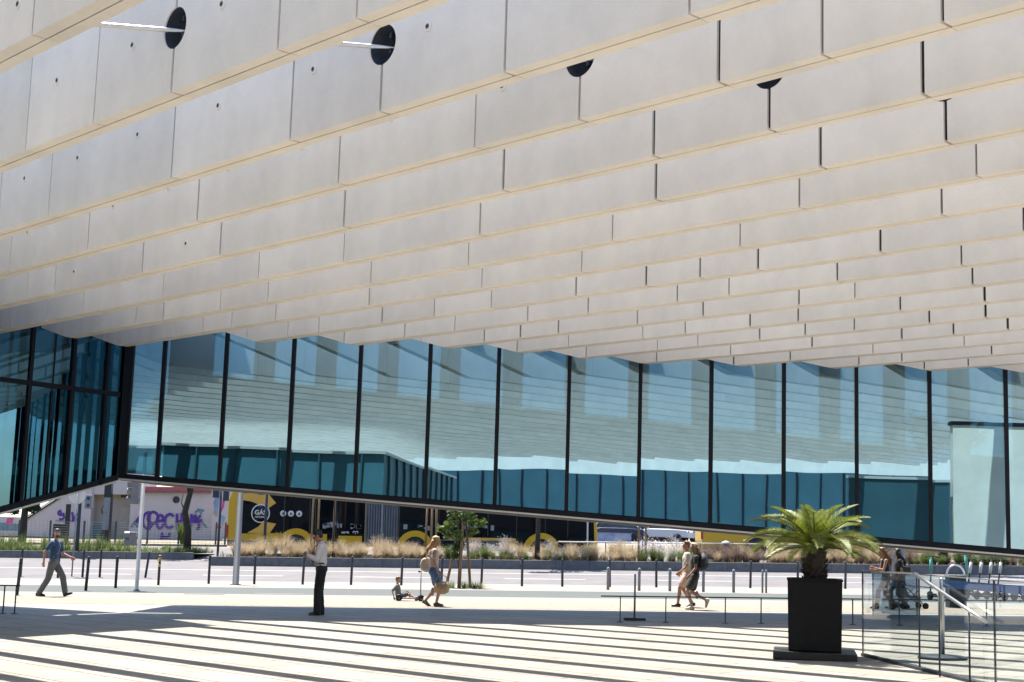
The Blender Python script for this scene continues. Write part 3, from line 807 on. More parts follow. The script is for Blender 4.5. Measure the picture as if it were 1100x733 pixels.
def frond(mb, az, el, L, droop, rnd):
    u = Vector((math.cos(az), math.sin(az), 0)); n = 22
    pts = []; p = Vector((0, 0, .50)) + u * .05; e = el
    for i in range(n + 1):
        pts.append(p.copy())
        p = p + (u * math.cos(e) + Vector((0, 0, math.sin(e)))) * (L / n)
        e -= droop / n * (1 + i / n)
    mb.tube(pts, [.012 * (1 - .8 * i / n) + .002 for i in range(n + 1)], 5)
    side_ = Vector((-u.y, u.x, 0))
    m = 44
    for j in range(m):
        s = .10 + .90 * j / (m - 1); k = min(n - 1, int(s * n)); fr = s * n - k
        P = pts[k].lerp(pts[k + 1], fr); tg = (pts[k + 1] - pts[k]).normalized(); up = side_.cross(tg)
        if up.z < 0: up = -up
        ll = .235 * L / 1.1 * (math.sin(PI * min(1, .16 + s * .80)) ** .7) + .02
        for sg_ in (-1, 1):
            dr = (side_ * sg_ * .80 + tg * (.45 + .5 * s) + up * rnd.uniform(.28, .42)).normalized()
            wv = tg * .0085; q = P + dr * ll * rnd.uniform(.92, 1.05) - Vector((0, 0, .012))
            mid = P + dr * ll * .55 + up * .006
            mb.add([P - wv * .7, P + wv * .7, mid + wv, q, mid - wv], [(0, 1, 2, 4), (4, 2, 3)])
rnd = random.Random(11)
for ring, (cnt, el, L, dr) in enumerate(((6, 1.26, .84, .70), (9, .93, 1.02, .85), (11, .60, 1.08, .92), (10, .34, 1.0, .72), (5, .15, .8, .55))):
    for i in range(cnt):
        az = 2 * PI * (i + .37 * ring) / cnt + rnd.uniform(-.15, .15)
        frond(mb, az, el + rnd.uniform(-.10, .10), L * rnd.uniform(.9, 1.08), dr * rnd.uniform(.8, 1.15), rnd)
mb.build('crown', M['frond'], pm)

# ------------------------------------------------------------------ signal poles, lamp posts, signs
def sig_head(mb_parent, x, z, n, side_, h=.30, w_=.26, y=0, body='lightsteel'):
    """n round lamps with hoods, facing side_ (-1 left, +1 right, 0 away)"""
    b = MB().box((x, y, z), (w_, .26, h * n)).build('signal_head', M[body], mb_parent, .02)
    for i in range(n):
        zz = z + (n / 2 - .5 - i) * h
        mb = MB()
        if side_:
            mb.tube([(x + side_ * w_ * .5, y, zz), (x + side_ * (w_ * .5 + .16), y, zz + .0)], .115, 14, caps=False)
            mb.build('hood', M[body], b)
            MB().cyl((x + side_ * (w_ * .5 + .002), y, zz), (x + side_ * (w_ * .5 + .02), y, zz), .10).build('lens', M['lens'], b)
        else:
            mb.cyl((x, y - .14, zz), (x, y - .15, zz), .08); mb.build('back_cap', M['greysteel'], b)
    return b
g = G(146.5, 635)
t = thing('traffic_signal', 'tall galvanised traffic signal pole with white hooded lamps, nearest on the left', 'traffic signal', g)
MB().lathe([(.10, 0), (.10, .03), (.062, .06), (.055, 4.2)], 14).build('pole', M['lightsteel'], t)
sig_head(t, -.20, 2.98, 3, -1, .25, .2, body='lightsteel'); sig_head(t, -.20, 1.57, 2, -1, .20, .2)
mb = MB(); mb.box((-.06, 0, 2.75), (.12, .04, .03)); mb.box((-.06, 0, 3.2), (.12, .04, .03)); mb.box((-.06, 0, 1.6), (.12, .04, .03)); mb.build('bracket', M['lightsteel'], t)
g = G(253, 628.5); t = thing('lamp_post', 'thick plain grey lamp post standing in front of the yellow bus rear', 'lamp post', g)
MB().lathe([(.20, 0), (.20, .02), (.115, .03), (.095, 4.6)], 16).build('pole', M['greysteel'], t)
g = AT(284.5, 66.2); t = thing('traffic_signal', 'grey signal pole with dark head, in the grass before the bus emblem', 'traffic signal', g)
MB().lathe([(.07, 0), (.06, 4.6)], 12).build('pole', M['greysteel'], t); sig_head(t, -.28, 3.35, 2, 0, .3, .24, body='dark'); MB().box((.22, 0, 3.3), (.26, .2, .22)).build('control_box', M['lightsteel'], t)
g = AT(235, 67.2); t = thing('traffic_signal', 'dark slim signal pole with twin heads, left of the bus rear', 'traffic signal', g)
MB().lathe([(.06, 0), (.05, 3.3)], 12).build('pole', M['greysteel'], t); sig_head(t, -.24, 3.15, 2, 0, .28, .26, body='greysteel'); sig_head(t, .24, 3.0, 2, 0, .26, .24, body='greysteel')
g = G(77, 619.5); t = thing('round_sign', 'round pale sign seen from behind on a thin pole', 'road sign', g)
MB().cyl((0, 0, 0), (0, 0, 3.5), .028).build('pole', M['lightsteel'], t)
MB().lathe([(.32, -.006), (.335, 0), (.32, .006)], 36).build('disc', M['white'], t).matrix_local = Matrix.Translation((-.02, .045, 3.12)) @ Matrix.Rotation(PI / 2, 4, 'X')
g = AT(83.5, 67.2); t = thing('signal_pole', 'grey blue pole with signal box beside the round sign', 'traffic signal', g)
MB().lathe([(.09, 0), (.075, 4.2)], 12).build('pole', M['greysteel'], t); sig_head(t, .42, 2.62, 2, 0, .32, .34); mb = MB(); mb.box((.2, 0, 2.7), (.3, .04, .04)); mb.build('bracket', M['greysteel'], t)
g = AT(113.5, 79.6); t = thing('utility_pillar', 'dark square pillar with a pale middle below the corner of the glass wings', 'pillar', g)
MB().box((0, 0, .35), (.42, .4, .7)).build('base', M['dark'], t); MB().box((0, 0, 1.6), (.36, .34, 1.8)).build('pale_sleeve', M['lightsteel'], t); MB().box((0, 0, 3.9), (.38, .36, 2.8)).build('shaft', M['dark'], t); MB().box((.19, .0, 1.7), (.1, .3, 2.0)).build('side_plate', M['dark'], t)
g = AT(69.5, 79.8); t = thing('kerb_post', 'dark thin post with a black cabinet behind the walking man', 'post', g)
MB().box((0.1, 0, 1.0), (.22, .2, 2.2)).build('post', M['dark'], t); MB().box((-.2, -.1, .62), (.8, .3, .75)).build('cabinet', M['dark'], t); MB().box((-.25, -.1, 1.15), (.5, .25, .08)).build('lid', M['lightsteel'], t)

# ------------------------------------------------------------------ kerbs, beds
X0k = AT(227, 63).x
def kerb(name, label, x0, x1, y, h, d=.35, m='granite'):
    t = thing(name, label, 'kerb wall', (x0, y, gz(x0, y)))
    mb = MB(); n = max(1, int((x1 - x0) / 1.5)); st = (x1 - x0) / n
    for i in range(n):
        a, b = i * st + .004, (i + 1) * st - .004
        mb.prism([(a, SLOPE * a - .1), (b, SLOPE * b - .1), (b, SLOPE * b + h), (a, SLOPE * a + h)], 'y', 0, d)
    mb.build('stone', M[m], t, .012)
kerb('kerb_wall', 'long dark granite kerb wall holding the grass bed before the buses', X0k, 46, 63, .40)
kerb('kerb_wall', 'dark granite kerb wall before the green verge on the left', -45, AT(208, 66.8).x, 66.8, .34)
def bed(name, x0, x1, y0, y1, z, m):
    o = MB().add([(x, y, gz(x, y0) + z) for y in (y0, y1) for x in (x0, x1)], [(0, 1, 3, 2)]).build(name, M[m]); o['kind'] = 'structure'
bed('planting_bed_ground', X0k, 46, 63.3, 66.9, .33, 'earth')
bed('verge_ground', -45, AT(212, 67).x, 67.1, 71.5, .28, 'earth')

def tuft(n, h, spread, w_, rnd, arch=1.0):
    mb = MB()
    for i in range(n):
        a = rnd.uniform(0, 2 * PI); u = Vector((math.cos(a), math.sin(a), 0)); sd_ = Vector((-u.y, u.x, 0))
        r0 = rnd.uniform(0, .10); L = h * rnd.uniform(.65, 1.15); lean_ = rnd.uniform(.05, 1) ** .8 * spread
        p = u * r0; pts = [p.copy()]
        for k in range(4):
            q = (k + 1) / 4
            p = u * (r0 + lean_ * q ** 1.7) + Vector((0, 0, L * (q - .32 * arch * lean_ / spread * q * q)))
            pts.append(p)
        vs = []; 
        for k, P in enumerate(pts):
            ww = w_ * (1 - .75 * k / 4); vs += [P - sd_ * ww, P + sd_ * ww]
        mb.add(vs, [(2 * k, 2 * k + 1, 2 * k + 3, 2 * k + 2) for k in range(4)])
    return mb
def plume(mb, n, h, spread, rnd, size=.02, cnt=10, top=.28):
    for i in range(n):
        a = rnd.uniform(0, 2 * PI); u = Vector((math.cos(a), math.sin(a), 0)); L = h * rnd.uniform(.8, 1.2); s = spread * rnd.uniform(.2, 1)
        for j in range(cnt):
            q = 1 - top * rnd.random()
            P = u * s * q ** 1.6 + Vector((rnd.gauss(0, .02), rnd.gauss(0, .02), L * (q - .2 * s / spread * q * q)))
            dv = Vector((rnd.gauss(0, 1), rnd.gauss(0, 1), rnd.gauss(0, 1))).normalized() * size; e = Vector((rnd.gauss(0, 1), rnd.gauss(0, 1), rnd.gauss(0, 1))).normalized() * size
            mb.add([P - dv, P + e, P + dv, P - e], [(0, 1, 2, 3)])
kinds = {}
for nm, n, h, sp, w_, m, fl_ in (('straw', 300, .95, .62, .008, 'straw', None), ('straw', 260, .80, .55, .008, 'straw', None), ('plum', 300, .95, .6, .008, 'strawpurple', None),
                                 ('green', 300, .80, .5, .010, 'greengrass', None), ('flower', 160, .8, .5, .007, 'greengrass', 'flowers')):
    rnd = random.Random(len(kinds) * 7 + n)
    labs = {'straw': ('fountain_grass', 'tuft of pale straw coloured fountain grass in the bed before the buses', 'ornamental grass', 'straw coloured fountain grasses in the bed'),
            'plum': ('fountain_grass', 'tuft of brownish plum coloured fountain grass in the bed behind the palm', 'ornamental grass', 'plum coloured fountain grasses in the bed'),
            'green': ('green_shrub', 'bushy bright green tuft among the straw coloured grasses in the bed', 'shrub', 'green tufts in the grass bed'),
            'flower': ('flowering_plant', 'wispy plant dotted with small white flowers above the grass bed', 'flowering plant', 'white flowering plants in the bed')}[nm]
    t = thing(labs[0], labs[1], labs[2], (0, -500, 0), 0, labs[3])
    mb = tuft(n, h, sp, w_, rnd)
    plume(mb, 55, h * 1.02, sp * .95, rnd, .012, 7, .3) if nm in ('straw', 'plum') else None
    mb.build('foliage', M[m], t)
    if fl_:
        mb = MB(); plume(mb, 70, h * 1.45, sp * 1.0, rnd, .020, 6, .35); fo_ = mb.build('flowers', M[fl_], t); fo_['kind'] = 'stuff'
    kinds.setdefault(nm, []).append([t, False])
def put(nm, X, Y, s, zoff=.33):
    ent = random.choice(kinds[nm]); t, used = ent
    c = t if not used else copy_tree(t); ent[1] = True
    c.location = (X, Y, gz(X, 63.3) + zoff if Y < 67 else gz(X, Y) + zoff); c.scale = (s * random.uniform(.9, 1.15), s * random.uniform(.9, 1.15), s * random.uniform(.85, 1.1)); c.rotation_euler = (0, 0, random.uniform(0, 6.28))
def mix(px):
    r = random.random()
    if px < 480: return 'straw'
    if px < 560: return 'straw' if r < .62 else ('green' if r < .75 else 'flower')
    if px < 690: return 'straw' if r < .7 else ('green' if r < .85 else 'flower')
    if px < 742: return 'green' if r < .62 else 'flower'
    if px < 890: return 'plum' if r < .65 else 'straw'
    if px < 950: return 'straw' if r < .7 else 'plum'
    return 'green' if r < .75 else 'plum'
px = 254.0
while px < 1130:
    for Yr in (63.75, 64.7, 65.7):
        q = px + random.uniform(-6, 6)
        nm = mix(q)
        if Yr > 65 and 690 < q < 748: nm = 'flower'
        put(nm, AT(q, Yr).x, Yr + random.uniform(-.2, .2), random.uniform(.74, 1.10) * (1 if Yr > 64 else .80))
    px += 12.5
for nm in kinds:
    for e in kinds[nm]:
        if not e[1]: e[0].location = (AT(600, 65.5).x + random.random(), 65.5, 1.2)
mb = MB(); rnd = random.Random(17)
for i in range(900):
    X = rnd.uniform(X0k + .3, 45); Y = rnd.uniform(63.4, 66.8)
    tm = tuft(9, rnd.uniform(.12, .36), .22, .016, rnd); z = gz(X, 63.3) + .33
    mb.add([(v[0] + X, v[1] + Y, v[2] + z) for v in tm.v], tm.f)
o = mb.build('bed_undergrowth', M['straw2']); tag(o, 'low dry undergrowth filling the bed between the grass tufts', 'undergrowth', kind='stuff')
# green verge on the left: grass nobody could count
mb = MB(); rnd = random.Random(3)
xa, xb = -45, AT(212, 67).x
for i in range(420):
    X = rnd.uniform(-26, xb); Y = rnd.uniform(67.3, 71); hh = rnd.choice((.2, .35, .55, .85)) * rnd.uniform(.7, 1.2)
    if X > AT(140, 69).x: hh *= .5
    tm = tuft(26, hh, .28, .012, rnd); z = gz(X, 67.1) + .28
    mb.add([(v[0] + X, v[1] + Y, v[2] + z) for v in tm.v], tm.f)
o = mb.build('verge_grass', M['greengrass']); tag(o, 'green grass and weeds growing on the verge behind the left kerb', 'grass', kind='stuff')

# ------------------------------------------------------------------ trees
def crown_mb(clumps, leaf, per, rnd, flat=.8):
    mb = MB()
    for c, r in clumps:
        for i in range(per):
            v = Vector((rnd.gauss(0, 1), rnd.gauss(0, 1), rnd.gauss(0, 1) * flat)); v = v.normalized() * r * rnd.random() ** .45
            P = Vector(c) + v; a = Vector((rnd.gauss(0, 1), rnd.gauss(0, 1), rnd.gauss(0, .6))).normalized(); b = a.cross(Vector((rnd.gauss(0, 1), rnd.gauss(0, 1), rnd.gauss(0, 1)))).normalized()
            s = leaf * rnd.uniform(.7, 1.3)
            mb.add([P - a * s, P + b * s * .45, P + a * s, P - b * s * .45], [(0, 1, 2, 3)])
    return mb
def young_tree(label, loc, stakes, h, clumps, m='leaf', per=60, leaf=.07, trunk_r=.03, grass=False, group=None, stake_h=2.4):
    t = thing('young_tree', label, 'tree', loc, 0, group)
    rnd = random.Random(int(loc.x * 100))
    MB().tube([(0, 0, 0), (.02, 0, h * .35), (-.02, .01, h * .7), (.01, 0, h)], [trunk_r, trunk_r * .9, trunk_r * .7, trunk_r * .4], 8).build('trunk', M['bark'], t)
    mb = MB()
    for c, r in clumps:
        mb.tube([(0, 0, max(.3, c[2] - .35)), (c[0] * .6, c[1] * .6, c[2] - .1), c], [.012, .009, .004], 5)
    mb.build('branches', M['bark'], t)
    crown_mb(clumps, leaf, per, rnd).build('crown', M[m], t)
    for (a, b) in stakes:
        MB().cyl((a[0], a[1], 0), (b[0], b[1], stake_h), .05, .045, 9).build('stake', M['stake'], t)
    if grass:
        mb = MB()
        for i in range(14):
            tm = tuft(34, rnd.uniform(.16, .34), .28, .008, rnd); x_, y_ = rnd.uniform(-.55, .85), rnd.uniform(-.4, .4)
            mb.add([(v[0] + x_, v[1] + y_, v[2]) for v in tm.v], tm.f)
        mb.build('grass_skirt', M['greengrass'], t)
    return t
g = G(492, 632)
young_tree('young leafy tree tied to three leaning wooden stakes in a grassy patch', g, [((-.42, .1), (.02, .05)), ((.05, -.15), (.10, -.05)), ((.42, .1), (.20, .05))], 3.2,
           [((-.30, 0, 2.15), .26), ((.10, .1, 2.45), .34), ((.42, 0, 2.35), .30), ((.72, .1, 2.25), .18), ((-.05, -.1, 1.75), .24), ((-.38, .1, 1.80), .20), ((-.62, 0, 1.98), .14), ((-.12, 0, 1.40), .20), ((-.15, 0, 1.1), .15), ((.45, 0, 1.95), .18), ((.25, 0, 2.75), .4), ((-.2, .1, 2.6), .3)], per=60, leaf=.10, grass=True)
gm = 'young trees planted in the bed before the bus'
young_tree('young tree on two dark thin poles, just behind the man with the phone', AT(338, 64.6) + Vector((0, 0, .33)), [((-.14, 0), (-.12, 0)), ((.14, 0), (.13, 0))], 3.6, [((-.65, 0, 3.1), .26), ((-.4, 0, 3.5), .4), ((.3, 0, 3.7), .5)], per=60, leaf=.08, group=gm, stake_h=3.4)
young_tree('young tree with low green crown on one pole, right of the phone man', AT(358, 65.2) + Vector((0, 0, .33)), [((0, 0.08), (0, .08))], 3.6, [((.1, 0, 2.95), .34), ((.45, 0, 3.0), .28), ((-.2, 0, 3.3), .4), ((.2, 0, 3.6), .5)], per=70, leaf=.08, group=gm, stake_h=3.2)
young_tree('young tree held by three upright brown stakes beside the bus bellows', AT(463, 64.4) + Vector((0, 0, .33)), [((-.24, 0), (-.2, 0)), ((.02, -.1), (.02, -.1)), ((.24, 0), (.2, 0))], 3.8, [((0, 0, 3.5), .5), ((.3, 0, 3.9), .5)], per=60, leaf=.08, group=gm, stake_h=3.0)
young_tree('tree held by two grey stakes, left of the parked white cars', AT(690, 64.4) + Vector((0, 0, .33)), [((-.16, 0), (-.14, 0)), ((.16, 0), (.15, 0))], 3.8, [((0, 0, 3.5), .5), ((.3, 0, 3.9), .5)], per=60, leaf=.08, group=gm, stake_h=3.0)
def big_tree(label, loc, pts, r, clumps, m='leafdark', per=150, leaf=.16, name='street_tree', group=None):
    t = thing(name, label, 'tree', loc, 0, group); rnd = random.Random(int(loc.x * 31 + loc.y))
    n = len(pts); mb = MB(); mb.tube(pts, [r * (1 - .45 * i / (n - 1)) for i in range(n)], 10)
    mb.build('trunk', M['bark'], t)
    mb = MB()
    top = Vector(pts[-1])
    for c, rr in clumps: mb.tube([Vector(pts[-2]).lerp(top, rnd.random()), (Vector(c) + top) / 2 + Vector((0, 0, -.1)), c], [r * .35, r * .2, .02], 6)
    mb.build('limbs', M['bark'], t)
    crown_mb(clumps, leaf, per, rnd).build('crown', M[m], t)
    return t
cl = lambda rnd, h, R_, n: [((rnd.uniform(-R_, R_), rnd.uniform(-R_, R_), h + rnd.uniform(-R_ * .5, R_ * .6)), R_ * rnd.uniform(.35, .6)) for _ in range(n)]
big_tree('dark crooked tree trunk in front of the purple graffiti', AT(202, 70) + Vector((0, 0, .2)), [(0, 0, 0), (-.02, 0, 1.0), (-.22, 0, 1.9), (-.05, 0, 2.7), (.3, 0, 4.2)], .20, cl(random.Random(1), 6, 1.6, 9))
mbx = [o for o in COL.objects if o.name.startswith('street_tree')][-1]
MB().tube([(-.2, 0, 1.85), (-.42, 0, 2.35), (-.36, 0, 2.75)], [.05, .035, .02], 6).build('stub_branch', M['stake'], mbx)
big_tree('dark straight tree trunk among the grasses right of the young staked tree', AT(577.5, 64.2) + Vector((0, 0, .33)), [(0, 0, 0), (.02, 0, 1.2), (0, 0, 2.4), (.1, 0, 4.2)], .13, cl(random.Random(2), 5.6, 1.3, 8))
big_tree('dark tree trunk behind the teal scooters on the right', AT(1013, 64.4) + Vector((0, 0, .33)), [(0, 0, 0), (.02, 0, 1.2), (.1, 0, 2.4), (.1, 0, 4.2)], .2, cl(random.Random(4), 5.6, 1.3, 8))
big_tree('dark tree trunk at the far left edge below the side wing', AT(24, 74) + Vector((0, 0, .1)), [(0, 0, 0), (.02, 0, 1.0), (.05, 0, 2.2), (.1, 0, 4.0)], .22, [((-.6, 0, 1.9), .35), ((.5, 0, 2.0), .3)] + cl(random.Random(6), 5.2, 1.5, 8))
g = AT(965, 56.5); t = thing('support_column', 'pale grey blue round column behind the two women in black', 'column', g)
MB().lathe([(.26, 0), (.26, 4.2)], 20).build('shaft', M['lightsteel'], t); MB().lathe([(.30, 0), (.30, .06), (.27, .08)], 20).build('foot', M['greysteel'], t)
# oleander by the graffiti wall
g = AT(196, 79); t = thing('oleander_bush', 'bright green oleander bush against the graffiti wall', 'bush', g)
rnd = random.Random(9); mb = tuft(160, 1.25, .55, .03, rnd, .6); mb.build('foliage', M['leaf'], t)

# ------------------------------------------------------------------ the graffiti building
YB = 84.0
def bx(px): return AT(px, YB).x
def bz(px, py): return ZAT(px, py, YB)
bo = Vector((bx(138), YB, 0))
bld = thing('graffiti_building', 'low whitewashed building with red roof and purple graffiti', 'building', bo)
def lx(px): return bx(px) - bo.x
zg = 1.0
mb = MB(); mb.prism([(lx(138), zg), (lx(228), zg), (lx(228), bz(228, 527)), (lx(138), bz(138, 523))], 'y', 0, 6); mb.build('wall', M['wall'], bld)
mb = MB(); mb.prism([(lx(150), bz(150, 528.5)), (lx(224), bz(224, 529)), (lx(224), bz(224, 523.5)), (lx(152), bz(152, 523))], 'y', -.25, 6.2); mb.build('roof', M['roofred'], bld)
mb = MB(); mb.prism([(lx(150), bz(150, 529.3)), (lx(224.5), bz(224.5, 529.8)), (lx(224.5), bz(224.5, 528.8)), (lx(150), bz(150, 528.3))], 'y', -.3, -.02); mb.build('gutter', M['granite'], bld)
mb = MB(); mb.prism([(lx(62), zg), (lx(96), zg), (lx(96), bz(96, 505)), (lx(62), bz(62, 505))], 'y', .0, 6); mb.prism([(lx(26), zg), (lx(62) - .004, zg), (lx(62) - .004, bz(62, 534)), (lx(26), bz(26, 557))], 'y', .0, 6); mb.build('stair_wall', M['wall'], bld)
mb = MB(); mb.prism([(lx(25), bz(25, 557.5)), (lx(64), bz(64, 531.5)), (lx(64), bz(64, 530)), (lx(25), bz(25, 556))], 'y', -.12, 0); mb.build('stair_rail', M['white'], bld)
mb = MB(); mb.prism([(lx(-60), zg), (lx(26) - .006, zg), (lx(26) - .006, bz(26, 556)), (lx(-60), bz(-60, 553))], 'y', .05, 5.9); mb.build('annex_wall', M['wall'], bld)
mb = MB(); mb.prism([(lx(-10), zg + .3), (lx(22), zg + .3), (lx(21), bz(21, 563)), (lx(-8), bz(-8, 561))], 'y', .03, .046); mb.build('teal_graffiti', M['tealspray'], bld)
mb = MB(); mb.prism([(lx(5), bz(5, 563.5)), (lx(12), bz(12, 564)), (lx(13), bz(13, 556)), (lx(6), bz(6, 557))], 'y', .02, .028); mb.build('pink_graffiti', M['pinkspray'], bld)
mb = MB(); mb.prism([(lx(25), bz(25, 560)), (lx(64), bz(64, 534)), (lx(64), bz(64, 532)), (lx(25), bz(25, 558))], 'y', -.08, -.01); mb.build('stair_stringer', M['dark'], bld)
mb = MB(); mb.prism([(lx(96), zg), (lx(138), zg), (lx(138), bz(138, 534)), (lx(96), bz(96, 534))], 'y', .7, 6); mb.build('recess_wall', M['beige'], bld)
mb = MB(); mb.prism([(lx(96), bz(96, 534)), (lx(138), bz(138, 534)), (lx(138), bz(138, 531.3)), (lx(96), bz(96, 531.3))], 'y', .5, 6); mb.build('ochre_lintel', M['ochre'], bld)
mb = MB(); mb.prism([(lx(96), bz(96, 531.2)), (lx(138), bz(138, 531.2)), (lx(138), bz(138, 505)), (lx(96), bz(96, 505))], 'y', .1, 6); mb.build('upper_wall', M['wall'], bld)
mb = MB(); mb.box((lx(128), .48, bz(128, 533)), (.36, .05, .14)); mb.build('vent', M['dark'], bld)
mb = MB(); mb.box((lx(130), .66, bz(130, 560)), (.75, .07, 1.75)); d_ = mb.build('door', M['beige'], bld); MB().box((lx(130) + .28, .60, bz(130, 561)), (.04, .05, .14)).build('handle', M['greysteel'], d_)
mb = MB(); mb.box((lx(105), .66, bz(105, 570)), (1.0, .06, .8)); mb.build('painted_panel', M['tealspray'], bld)
mb = MB()
cz_ = bz(108, 548); cx_ = lx(108)
for i in range(20):
    a = 2 * PI * i / 20; b = 2 * PI * (i + 1) / 20; mb.ribbon([(cx_ + .24 * math.cos(a), cz_ + .3 * math.sin(a)), (cx_ + .24 * math.cos(b), cz_ + .3 * math.sin(b))], .04, Matrix.Translation((0, .69, 0)))
mb.ribbon([(cx_ - .16, cz_ - .2), (cx_, cz_ + .22), (cx_ + .16, cz_ - .2)], .04, Matrix.Translation((0, .688, 0))); mb.ribbon([(cx_ - .2, cz_ - .04), (cx_ + .2, cz_ - .02)], .04, Matrix.Translation((0, .686, 0)))
mb.build('circle_emblem', M['greysteel'], bld)
mb = MB(); mb.lathe([(.20, 0), (.20, .05), (.15, .05), (.15, .02), (.02, .02)], 24); o = mb.build('porthole', M['greysteel'], bld); o.matrix_local = Matrix.Translation((lx(187), -.001, bz(187, 537))) @ Matrix.Rotation(PI / 2, 4, 'X')
# graffiti strokes: P O C H U S and flourishes
def arc(cx, cz, rx, rz, a0, a1, n=14):
    return [(cx + rx * math.cos(math.radians(a0 + (a1 - a0) * i / n)), cz + rz * math.sin(math.radians(a0 + (a1 - a0) * i / n))) for i in range(n + 1)]
s_ = YB / FPX   # metres per photo pixel on this wall
def stroke(mb, pts, w_, depth):
    mb.ribbon([(lx(150) + (x - 150) * s_, bz(150, 562) - (y - 562) * s_) for x, y in pts], w_, Matrix.Translation((0, -depth, 0)))
mb = MB(); k_ = .006
for pts in (arc(158, 559, 5.5, -8.5, 60, 330), arc(163, 556, 5.5, -6, -170, 170), [(159, 551), (159.5, 562), (160, 568)],
            arc(171, 560, 3.6, -7, 20, 340), [(168, 560), (175, 558)], arc(181, 559, 5, -7.2, -50, -310),
            [(188.5, 552), (189.5, 567)], [(188.5, 560), (194, 558.5)], [(193.6, 551), (194.8, 567)],
            [(198, 552), (198.5, 561)] + arc(201.3, 561, 2.8, 5, 180, 0) + [(204, 552)], arc(209, 556, 3, -3.4, -20, -260) + arc(209.6, 563, 3.2, -4, 90, -100)[0:12]):
    stroke(mb, pts, .155, k_); k_ += .008
for pts in ([(211, 556), (213.5, 552.5)], [(213, 559), (215, 557)], arc(178, 573, 4, -3.2, 160, 380), [(174, 573), (173.5, 578)], [(146, 560), (149, 556), (149, 562), (146, 560)]):
    stroke(mb, pts, .13, k_); k_ += .008
mb.build('purple_graffiti', M['purple'], bld)
mb = MB()
for pts in ([(208, 549), (211, 546), (216, 547)], [(216, 560), (220, 564)], [(141, 566), (144, 561), (147, 566)], [(212, 547), (214, 550)]): stroke(mb, pts, .14, .004)
mb.build('teal_graffiti', M['tealspray'], bld)
mb = MB(); k_ = .006
for pts in (arc(64, 551, 3, -2.4, -20, -250) + arc(64.5, 555.5, 2.8, -2.6, 90, -120), [(70, 560), (71.5, 549), (73.5, 560)], [(70.5, 556), (73, 555.5)], [(76, 551), (78, 560), (81, 552)], arc(80, 560, 3, -2, 180, 40)):
    mb.ribbon([(lx(x), bz(x, y)) for x, y in pts], .13, Matrix.Translation((0, -k_, 0))); k_ += .008
mb.build('purple_tag', M['purple'], bld)
# painted hoarding left of the bus
hb = thing('painted_hoarding', 'hoarding painted in bright blue, pink and white left of the bus rear', 'hoarding', Vector((bx(229), YB - .6, 0)))
hx = lambda p: bx(p) - bx(229)
mb = MB(); mb.prism([(0, 1.2), (hx(249), 1.2), (hx(249), bz(249, 523)), (0, bz(229, 523))], 'y', 0, .15); mb.build('board', M['wall'], hb)
for m_, quad in (('bluespray', [(229.5, 540), (233, 527), (236, 528), (234.5, 556), (231, 552)]), ('pinkspray', [(238, 552), (240, 527), (242.5, 530), (241, 545)]), ('bluespray', [(236, 560), (238, 553), (243, 556), (241, 566)]), ('pinkspray', [(234, 566), (237, 562), (240, 567), (237, 569)]), ('yellowpaint', [(229.5, 552), (232, 545), (233, 556)]), ('bluespray', [(233, 526), (237, 523), (239, 527)])):
    mb = MB(); k_ = -.006 - .004 * random.random(); mb.prism([(hx(x), bz(x, y)) for x, y in quad], 'y', k_, k_ + .003); mb.build('painted_shape', M[m_], hb)
# wire fence
fy = 79.0
ft = thing('wire_fence', 'wire mesh fence on dark posts before the graffiti building', 'fence', (AT(-10, fy).x, fy, 0))
fx = lambda p: AT(p, fy).x - AT(-10, fy).x
for p in (20, 53.5, 90, 124, 158.5, 192, 232, 242):
    z0 = gz(AT(p, fy).x, fy); MB().box((fx(p), 0, z0 + .6), (.09, .07, 1.25)).build('post', M['fence'], ft)
mb = MB()
za = gz(AT(-10, fy).x, fy)
for i in range(9):
    z = za + .12 + i * .13; mb.cyl((fx(-10), 0, z), (fx(243), 0, z + .2), .006 if i else .012, n=4, smooth=False)
for i in range(60):
    x = fx(-10) + (fx(243) - fx(-10)) * i / 59; mb.cyl((x, .01, za + .05), (x, .01, za + 1.3), .004, n=4, smooth=False)
mb.build('mesh_wires', M['fence'], ft)
kerb('track_kerb', 'low stone edge of the tram track before the fence', -45, AT(243, 77).x, 77.2, .12, .3)

# ------------------------------------------------------------------ buses
def wheel(parent, x, y, z, r=.48):
    wv = MB().lathe([(r * .55, -.14), (r * .95, -.15), (r, -.10), (r, .10), (r * .95, .15), (r * .55, .14)], 28).build('wheel', M['tyre'], parent)
    wv.matrix_local = Matrix.Translation((x, y, z)) @ Matrix.Rotation(PI / 2, 4, 'X')
    MB().lathe([(r * .54, .06), (r * .50, .13), (r * .2, .10), (r * .16, .17), (.01, .18)], 20).build('rim', M['lightsteel'], wv)
def arch(parent, x, y, r0, r1, z, m, n=18, w_=.05):
    mb = MB(); pts = []
    for i in range(n + 1):
        a = PI * i / n; pts.append((math.cos(a), math.sin(a)))
    vs = [(x + r0 * c, y, z + r0 * s) for c, s in pts] + [(x + r1 * c, y, z + r1 * s * .95) for c, s in pts] + [(x + r0 * c, y - w_, z + r0 * s) for c, s in pts] + [(x + r1 * c, y - w_, z + r1 * s * .95) for c, s in pts]
    k = n + 1; fs = []
    for i in range(n):
        fs += [(2 * k + i, 2 * k + i + 1, 3 * k + i + 1, 3 * k + i), (i, i + 1, 2 * k + i + 1, 2 * k + i), (k + i, k + i + 1, 3 * k + i + 1, 3 * k + i)]
    mb.add(vs, fs)
    return mb.build('wheel_arch', M[m], parent)
def bus_road(x): return gz(x, 70)
B = AT(243.5, 70.0); B.z = gz(B.x + 9, 70)
bus = thing('articulated_bus', 'long yellow and black articulated bus passing behind the grass bed', 'bus', B, math.atan(0))
